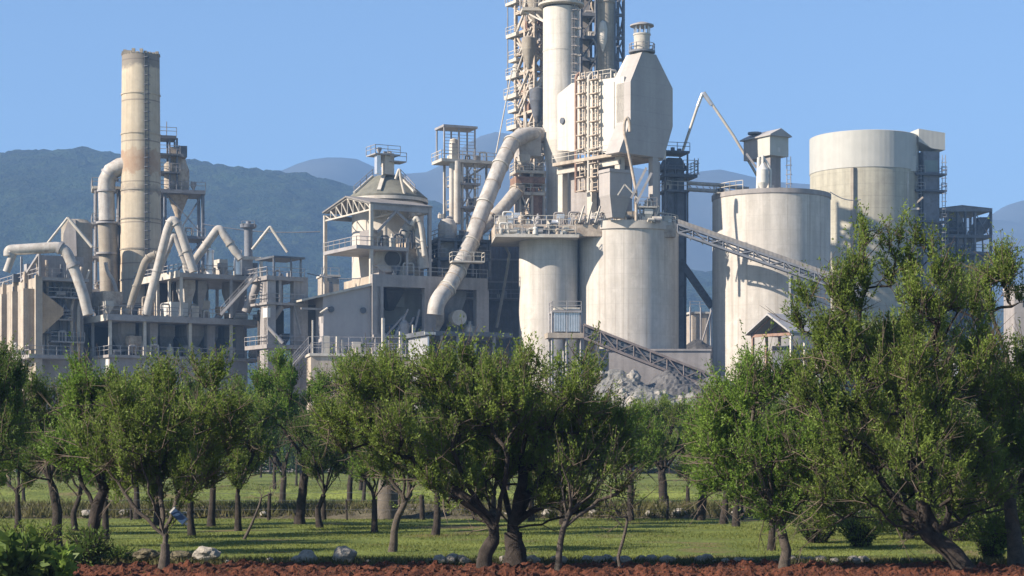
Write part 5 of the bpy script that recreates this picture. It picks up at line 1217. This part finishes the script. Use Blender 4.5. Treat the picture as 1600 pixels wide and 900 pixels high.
grow('almond_tree', 'dark-trunked almond tree leaning right, second from the left in front', PT(Y,(130,890),(140,850),(150,800),(163,765)),
     lumpy(Y, [(165,680,90,68),(140,615,42,32),(200,730,40,40),(120,700,50,50)], 46, 320, 17, .2), .115, 17, LEAF_G, BARK, per=33, twigs=3)
Y = 44
grow('almond_tree', 'forked dark almond tree near the left edge behind the leafy bush', PT(Y,(88,870),(90,800),(84,768),(78,750)),
     lumpy(Y, [(60,675,95,68),(15,625,50,40),(100,650,55,40)], 48, 330, 18, .2), .105, 18, LEAF_B, BARK, per=33, twigs=3)
Y = 40
grow('almond_tree', 'almond tree half outside the left edge, dark branches reaching in', PT(Y,(-45,880),(-35,790),(-20,740)),
     lumpy(Y, [(-20,650,70,95),(5,590,35,40)], 22, 200, 19, .27), .13, 19, LEAF_B, BARK, per=33, twigs=3)
Y = 42
grow('almond_sapling', 'young almond tree with a thin curved grey trunk left of the gnarled tree', PT(Y,(613,863),(616,830),(622,806),(638,775)),
     lumpy(Y, [(625,700,70,55),(600,640,60,50)], 16, 150, 20, .3), .075, 20, LEAF_D, BARKP, per=24, twigs=4)
Y = 35
grow('almond_sapling', 'thin bent trunk with a sparse crown right of the thickest trunk', PT(Y,(872,900),(874,860),(880,825),(890,800)),
     lumpy(Y, [(905,750,55,35),(960,750,40,30)], 9, 60, 21, .3), .055, 21, LEAF_D, BARKP, per=14, twigs=2)
grow('dead_sapling', 'nearly bare crooked stick of a sapling in the red soil', PT(Y,(970,900),(966,870),(974,842),(980,815)),
     CL(Y,(975,790,22,25,8),(940,800,25,20,6)), .03, 22, LEAF_D, BARKP, per=3, twigs=1)
grow('dead_sapling', 'small leafless shoot leaning beside the young curved trunk', PT(48,(380,850),(395,815),(405,790)), CL(48,(410,770,18,14,5)), .03, 23, LEAF_D, BARKP, per=3, twigs=1)

# second row
def row2(label, Y, px, lean, fork, ells, r0, seed, lm, n=220, nl=22, bark=BARK):
    gy = HOR + FPX*CZ/Y
    r0 *= .78
    return grow('almond_tree', label, PT(Y,(px,gy),(px+lean*.5,(gy+fork)/2),(px+lean,fork)), lumpy(Y, ells, nl, n, seed, .26), r0, seed, lm, bark, size=.085, per=28, twigs=3, twl=.5)
row2('bright almond tree behind the fence with a leaning dark trunk, left of the boulders', 58, 468, 10, 722, [(465,640,72,58),(430,600,35,30),(510,690,40,30)], .17, 31, LEAF_G, 260)
row2('bright almond tree whose crown fills the gap left of the gnarled tree', 66, 545, 3, 735, [(545,640,62,50),(575,600,40,40)], .12, 32, LEAF_G)
row2('almond tree behind the fence, seen between the sapling and the leaning trunk', 76, 440, 4, 735, [(425,640,50,50),(395,620,35,35)], .15, 33, LEAF_G)
row2('almond tree with a V-forked trunk, in the clearing right of the middle', 70, 1037, -3, 735, [(1035,685,55,45),(1075,670,40,35),(1000,675,40,35)], .20, 34, LEAF_D)
row2('almond tree behind the kinked trunk of the bright green one', 42.5, 1205, 3, 800, [(1180,740,70,50),(1120,700,50,50)], .09, 35, LEAF_G)
row2('dense round bush-like tree right of the clearing', 50, 1290, 5, 790, [(1290,740,70,70),(1345,760,50,45)], .13, 36, LEAF_B, 260)
row2('dark tree low behind the leaning trunk at the right', 48, 1420, -5, 800, [(1420,740,80,70),(1370,780,60,40),(1480,760,60,60)], .14, 37, LEAF_B, 320, 28)
row2('dark tree low at the right edge behind the shrubby one', 46, 1560, -3, 800, [(1545,740,70,90),(1590,660,50,80)], .14, 38, LEAF_B, 300, 26)
row2('almond tree left of the sapling with the blue can, behind', 56, 330, 3, 760, [(345,650,65,60),(385,690,40,50),(300,640,40,40)], .12, 39, LEAF_B)
row2('almond tree behind the left pair, showing through between them', 62, 215, -3, 755, [(215,650,60,45),(170,640,50,40)], .12, 40, LEAF_D)
row2('almond tree behind the grey concrete post', 72, 640, 0, 745, [(660,640,60,50),(700,610,40,50)], .14, 41, LEAF_D)
row2('almond tree rising between the wide dark tree and the clearing', 60, 985, 0, 750, [(950,685,50,45),(1000,700,35,40)], .12, 42, LEAF_G)
row2('tall thin-leaved tree behind the tallest one, top right', 52, 1480, 0, 700, [(1500,480,45,60),(1440,560,60,70),(1330,560,60,60),(1520,600,50,60)], .16, 43, LEAF_D, 300, 26)
row2('almond tree filling the space left of the tallest one', 58, 1130, 6, 760, [(1110,675,45,35),(1175,630,45,40),(1260,610,60,50)], .12, 44, LEAF_G, 260, 24)

# crowded rows right behind: copies of five almond trees
mid = []
for s in range(5):
    Y = 52; lm = (LEAF_G, LEAF_D, LEAF_B, LEAF_G, LEAF_D)[s]; r = random.Random(160+s); p0 = 800
    e = [(p0, 680, 54, 46), (p0 - 28, 645 + s*3, 30, 26), (p0 + 26, 650 - s*2, 32, 28), (p0 + 4, 728, 46, 24)]
    mid.append(grow('almond_tree', 'almond tree in the crowded rows behind the front trees', PT(Y,(p0,832),(p0+r.uniform(-5,5),800),(p0+r.uniform(-9,9),772)), lumpy(Y, e, 30, 230, 160+s, .24), .085, 160+s, lm, BARK, size=.078, per=28, twigs=3, group='almond trees in the crowded rows behind', sides=6))
r = random.Random(31); q = [(-20,50),(28,55),(118,53),(165,48),(245,57),(300,50),(372,53),(500,55),(585,52),(680,50),(770,54),(830,60),(880,57),(905,66),(985,72),(1075,74),(1150,56),(1215,52),(1262,58),(1330,54),(1390,60),(1455,55),(1530,52),(1585,58)]
for i, (px, Y) in enumerate(q):
    sc = r.uniform(.84, 1.0) * (1 if Y < 56 else 1.08); sc *= .86 if 920 < px < 1140 else 1; loc = (X(px,Y), Y, -.03); rz = r.uniform(0, 6.28)
    if i < 5: o = mid[i]; o.location = loc; o.rotation_euler = (0,0,rz); o.scale = (sc,)*3
    else: copy_tree(mid[i%5], loc, rz, sc)
# far rows: copies of four orchard trees
arch = []
for s in range(4):
    Y = 110; lm = (LEAF_D, LEAF_B, LEAF_G, LEAF_B)[s]; px0 = 800; r = random.Random(60+s)
    k = Y/FPX; e = [(px0, 640, 62+s*3, 34), (px0 - 25, 618, 30, 20), (px0 + 28, 625, 28, 20)]
    arch.append(grow('orchard_tree', 'small orchard tree in the distant rows under and between the front crowns', PT(Y,(px0,765),(px0+r.uniform(-6,6),725),(px0+r.uniform(-8,8),690)),
        lumpy(Y, e, 18, 120, 60+s, .27), .11, 60+s, lm, BARK, size=.13, per=26, twigs=3, twl=.6, group='distant orchard trees', sides=5))
spots = []
r = random.Random(9)
for Y, dx, off in ((84, 7.0, 2), (101, 6.5, 0), (120, 6.0, 3), (140, 5.6, 1), (162, 5.2, 2), (186, 4.6, 0)):
    half = Y*.275; x = -half + off
    while x < half: spots.append((x + r.uniform(-1.3,1.3), Y + r.uniform(-2.5,2.5))); x += dx*r.uniform(.85,1.25)
for i, (x, y) in enumerate(spots):
    if 84-4 < y < 84+4 and (abs(x-X(1070,84)) < 3.2): continue
    a = arch[i % 4]; loc = (x, y, -.03); rz = r.uniform(0, 6.28); sc = r.uniform(.62, .86) * (1.12 if y > 150 else 1)
    if i < 4: a.location = loc; a.rotation_euler = (0,0,rz); a.scale = (sc,)*3
    else: copy_tree(a, loc, rz, sc)

def scrub(name, label, y0, y1, h, n, seed):
    rg = np.random.default_rng(seed); x = rg.uniform(-1, 1, n)*y1*.29; y = rg.uniform(y0, y1, n)
    hh = np.array([h*(.62 + .55*noise.noise(Vector((a*.12, b*.1, 1))) + .35*noise.noise(Vector((a*.45, 3, 1)))) for a, b in zip(x, y)]); z = hh*rg.random(n)**.7
    pos = np.stack([x, y, z], 1); d = rg.normal(size=(n,3)) + np.array((0,0,.5))
    o = leaves_mesh(name, pos, d, .42, LEAF_B, None, rg, .45); return tag(o, label, None, None, 'stuff')
scrub('scrub', 'dense far scrub in front of the plant', 188, 202, 6.2, 110000, 3)
# bushes and big-leaved plants
def shrub(name, label, x, y, rx, rz, n, seed, lm, size, group=None, wid=.34, cat='bush'):
    rg = np.random.default_rng(seed); T = thing(name, label, cat, (x, y, 0), group); g = MB(); P_ = []; D_ = []
    for i in range(n):
        a = rg.uniform(0, 2*math.pi); t = rg.uniform(.1, 1); L = rg.uniform(.5, 1)*rz; o = Vector((math.cos(a)*rx*t, math.sin(a)*rx*t, L)); b = Vector((x + o.x*.2, y + o.y*.2, 0)); e = Vector((x,y,0)) + o
        mid = (b + e)/2 + Vector((0,0,L*.15)); g.tube([b, mid, e], [.014,.01,.005], 3, False)
        for k in range(20):
            s = rg.uniform(.03, 1); q = b*(1-s)**2 + mid*2*s*(1-s) + e*s*s; P_.append(tuple(q)); D_.append(tuple(o.normalized()*.5 + Vector(rg.normal(size=3))*.6))
    g.build('stems', BARK, T); leaves_mesh('foliage', np.array(P_), np.array(D_), size, lm, T, rg, wid); return T
for i, (px, Y, rx, rz, n) in enumerate(((20,31,.8,.85,60),(75,32.5,.55,.6,40))):
    shrub('leafy_bush', ('dark big-leaved bush in the lower left corner','lower dark bush beside the corner bush on the left')[i], X(px,Y), Y, rx, rz, n, 80+i, LEAF_B, .22, wid=.5)
shrub('bright_shoot', 'single bright yellow-green leafy shoot in front of the dark bush', X(98,31), 31, .16, .62, 14, 82, leaf_mat('bright_yellow_green_leaves', (.12,.20,.03), (.18,.27,.05), (.24,.33,.08)), .16, wid=.4, cat='plant')  # young shoot with its own brighter leaf colour
shrub('low_bush', 'low dark twiggy bush at the foot of the leaning trunk on the left', X(185,37.5), 37.5, .5, .35, 40, 83, LEAF_B, .09)
for i, (px, Y, rx, rz, lab) in enumerate(((140,35.8,.5,.8,'dark twiggy bush between the two leaning trunks at the left'),(45,36,.8,.9,'tall dark bush behind the leafy corner bush'),(1275,46,1.0,1.1,'round green bush under the left side of the tallest tree'),(1345,44,.8,.9,'low green bush below the long leaning limb'),(1550,38,.7,1.1,'ragged bush between the two right-hand trunks'),(1420,50,1.1,1.2,'dark bush behind the leaning trunk of the tallest tree'),(1595,40,.6,1.3,'tall ragged bush at the right edge of the lawn'),(1500,47,1.0,1.1,'dark bush in the shade right of the leaning trunk'))):
    shrub('bush', lab, X(px,Y), Y, rx, rz, 110, 120+i, (LEAF_B, LEAF_D)[i%2], .10)
for i, (px, Y) in enumerate(((350,65),(620,66),(925,64),(1000,65.5),(250,64.5),(1270,64),(1180,66))):
    shrub('bank_bush', 'scrubby low bush growing on the earth bank', X(px,Y), Y, .9 + .3*(i%3), .55 + .15*(i%2), 45, 90+i, (LEAF_B, LEAF_D)[i%2], .12, 'scrubby bushes on the earth bank')

# grass blades
rg = np.random.default_rng(5)
def grass(name, n, y0, y1, lm, h, seed, dens=None):
    rg = np.random.default_rng(seed); y = y0 + (y1-y0)*rg.random(n)**1.3; x = (rg.random(n)*2-1) * y*.285
    m = np.array([noise.noise(Vector((a*.35, b*.35, seed))) for a, b in zip(x[::1], y[::1])]); keep = m > rg.uniform(-.45,.25,n); x, y = x[keep], y[keep]; n = len(x)
    base = np.stack([x, y, np.full(n, -.01)], 1); d = np.stack([rg.normal(size=n)*.35, rg.normal(size=n)*.35, np.ones(n)], 1)
    hh = h*((y/40)**.5)[:,None]*rg.uniform(.5,1.3,(n,1)); s = np.stack([np.cos(t:=rg.uniform(0,6.28,n)), np.sin(t), np.zeros(n)], 1)*hh*.22
    V = np.stack([base - s, base + s, base + d*hh], 1).reshape(-1,3); F = np.arange(n*3).reshape(n,3)
    return tag(np_mesh(name, V, F, lm), kind='stuff')
GR = leaf_mat('grass_blades', (.085,.110,.026), (.135,.158,.038), (.19,.19,.06))
grass('grass', 170000, 37.1, 62, GR, .045, 1)
grass('grass', 90000, 66.5, 130, GR, .06, 2)
GR2 = leaf_mat('dry_grass_blades', (.05,.055,.022), (.10,.10,.04), (.17,.15,.07))
def edge_grass(n, y0, y1, h, seed):
    rg = np.random.default_rng(seed); y = rg.uniform(y0, y1, n); x = (rg.random(n)*2-1) * y*.285
    base = np.stack([x, y, np.full(n, 0.0)], 1); base[:,2] = np.where(y > 60, .28*np.clip(1-((y-64.5)/2.0)**2, 0, 1), 0)
    d = np.stack([rg.normal(size=n)*.5, rg.normal(size=n)*.5, np.ones(n)], 1); hh = h*rg.uniform(.4,1.4,(n,1)); a = rg.uniform(0,6.28,n); s = np.stack([np.cos(a), np.sin(a), a*0], 1)*hh*.12
    V = np.stack([base - s, base + s, base + d*hh], 1).reshape(-1,3); return tag(np_mesh('grass', V, np.arange(n*3).reshape(n,3), GR2), kind='stuff')
edge_grass(12000, 36.9, 37.9, .13, 3); edge_grass(2500, 33.5, 37.0, .07, 8); edge_grass(16000, 62.6, 66.4, .26, 4)

# =====================================================================
# FIELD STONES, POSTS, SMALL THINGS
# =====================================================================
for px, py, rpx, lab, sd, fl in ((480,876,13,'smaller rounded pale boulder at the edge of the red soil',1,.9),(538,872,17,'largest rounded pale boulder at the edge of the red soil',2,.85),
                       (322,880,19,'jagged whitish boulder right of the forked sapling',3,.6),(228,884,18,'low mossy boulder left of the forked sapling',4,.5),(283,886,16,'flat dark boulder right beside the sapling trunk',5,.5)):
    Y = 37.3; tag(rock((X(px,Y), Y, rpx*Y/FPX*.85), rpx*Y/FPX, sd, STONE if sd < 4 else BANK, 'boulder', fl), lab, 'boulder')
st = [rock((0,-100,0), 1, 20+s, STONE, 'field_stone', .7) for s in range(4)]
for s in st: COL.objects.unlink(s)
for i in range(75):
    px = rs.choice([rs.uniform(685,1010), rs.uniform(560,1500), rs.uniform(1020,1360), rs.uniform(0,480)]); Y = 37.3 + rs.uniform(-.35,.3); sc = rs.uniform(.035,.12); o = st[i%4].copy(); COL.objects.link(o)
    o.location = (X(px,Y), Y, .06 + sc*.45); o.scale = (sc,)*3; o.rotation_euler = (0, 0, rs.random()*6)
    tag(o, 'small pale field stone in the row between the grass and the red soil', 'stone', 'field stones along the edge of the grass')
for i in range(26):
    px = rs.uniform(0,1400); Y = 63.2 + rs.uniform(-.5,.6); sc = rs.uniform(.08,.2); o = st[i%4].copy(); COL.objects.link(o); o.location = (X(px,Y), Y, .12 + sc*.3); o.scale = (sc,)*3; o.rotation_euler = (0,0,rs.random()*6)
    tag(o, 'grey stone lying on the slope of the earth bank', 'stone', 'stones on the earth bank')
posts = [(420,813,770,6,'wooden fence post with a square top, left of the leaning dark trunk'),(506,812,773,8,'stout wooden fence post just right of the leaning dark trunk'),(542,800,768,3,'thin fence post between the stout post and the concrete post'),(660,810,770,8,'fence post close right of the grey concrete post'),(1043,810,772,4,'thin dark fence post at the edge of the clearing'),(205,810,775,4,'thin fence post left of the forked sapling'),(300,808,775,4,'thin fence post right of the forked sapling'),(1160,810,772,4,'thin fence post behind the bright green tree'),(740,806,772,3,'thin fence post behind the gnarled tree')]
Y0 = 61.3; tops = []
for px, pb, pt, wpx, lab in posts:
    h = (pb-pt)*Y0/FPX; x = X(px,Y0); k = wpx*Y0/FPX/2; g = MB(); g.lathe((x,Y0), [(k*1.1,-.1),(k,h*.5),(k*.92,h-.03),(k*.6,h)], 9); o = g.build('fence_post', BARK, None, (x,Y0,0)); o.rotation_euler = (rs.uniform(-.03,.03), rs.uniform(-.04,.04), 0)
    tag(o, lab, 'post', 'fence posts along the earth bank'); tops.append((x, h))
tops.sort()
for j, hh in enumerate((.35,.65,.88)):
    g = MB(); pts = []
    xs_ = [-14] + [t[0] for t in tops] + [14]
    for a, b in zip(xs_, xs_[1:]): pts += [(a, Y0-.06, hh), ((a+b)/2, Y0-.06, hh-.03)]
    tag(g.tube(pts + [(14, Y0-.06, hh)], .005, 4).build('fence_wire', DARK, None, (-14,Y0,hh)), ('lowest','middle','top')[j] + ' wire of the fence along the earth bank', 'wire')
Y = 62; k = Y/FPX
T = thing('stump_post', 'thick dark straight trunk stump standing alone in the clearing', 'stump', (X(1097,61), 61, 0)); MB().tube([P(1094,818,61), P(1097,785,61), P(1101,747,61)], [.16,.14,.12], 12).build('trunk', BARK, T)
T = thing('concrete_post', 'broad grey round concrete post behind the young curved trunk', 'post', (X(606,Y), Y, 0)); MB().lathe((X(606,Y),Y), [(17*k,0),(16*k,Z(770,Y)),(14*k,Z(752,Y)),(13*k,Z(750,Y))], 26).build('shaft', CONC_POST, T)
# blue can wedged in the sapling fork
Y = 35.0; T = thing('plastic_can', 'blue plastic can with a white rim wedged in the fork of the sapling', 'can', P(275,812,Y)); a = P(266,802,Y); d = (P(287,822,Y)-a).normalized(); n_ = Vector((d.z,0,-d.x))
MB().obox(a, d*.30, Vector((0,.14,0)), n_*-.13).build('body', BLUE, T); MB().obox(a - d*.03, d*.03, Vector((0,.15,0)), n_*-.14).build('rim', WHT, T); MB().tube([a + d*.31 - n_*.05 + Vector((0,.07,0)), a + d*.36 - n_*.05 + Vector((0,.07,0))], .025, 10).build('cap', WHT, T)
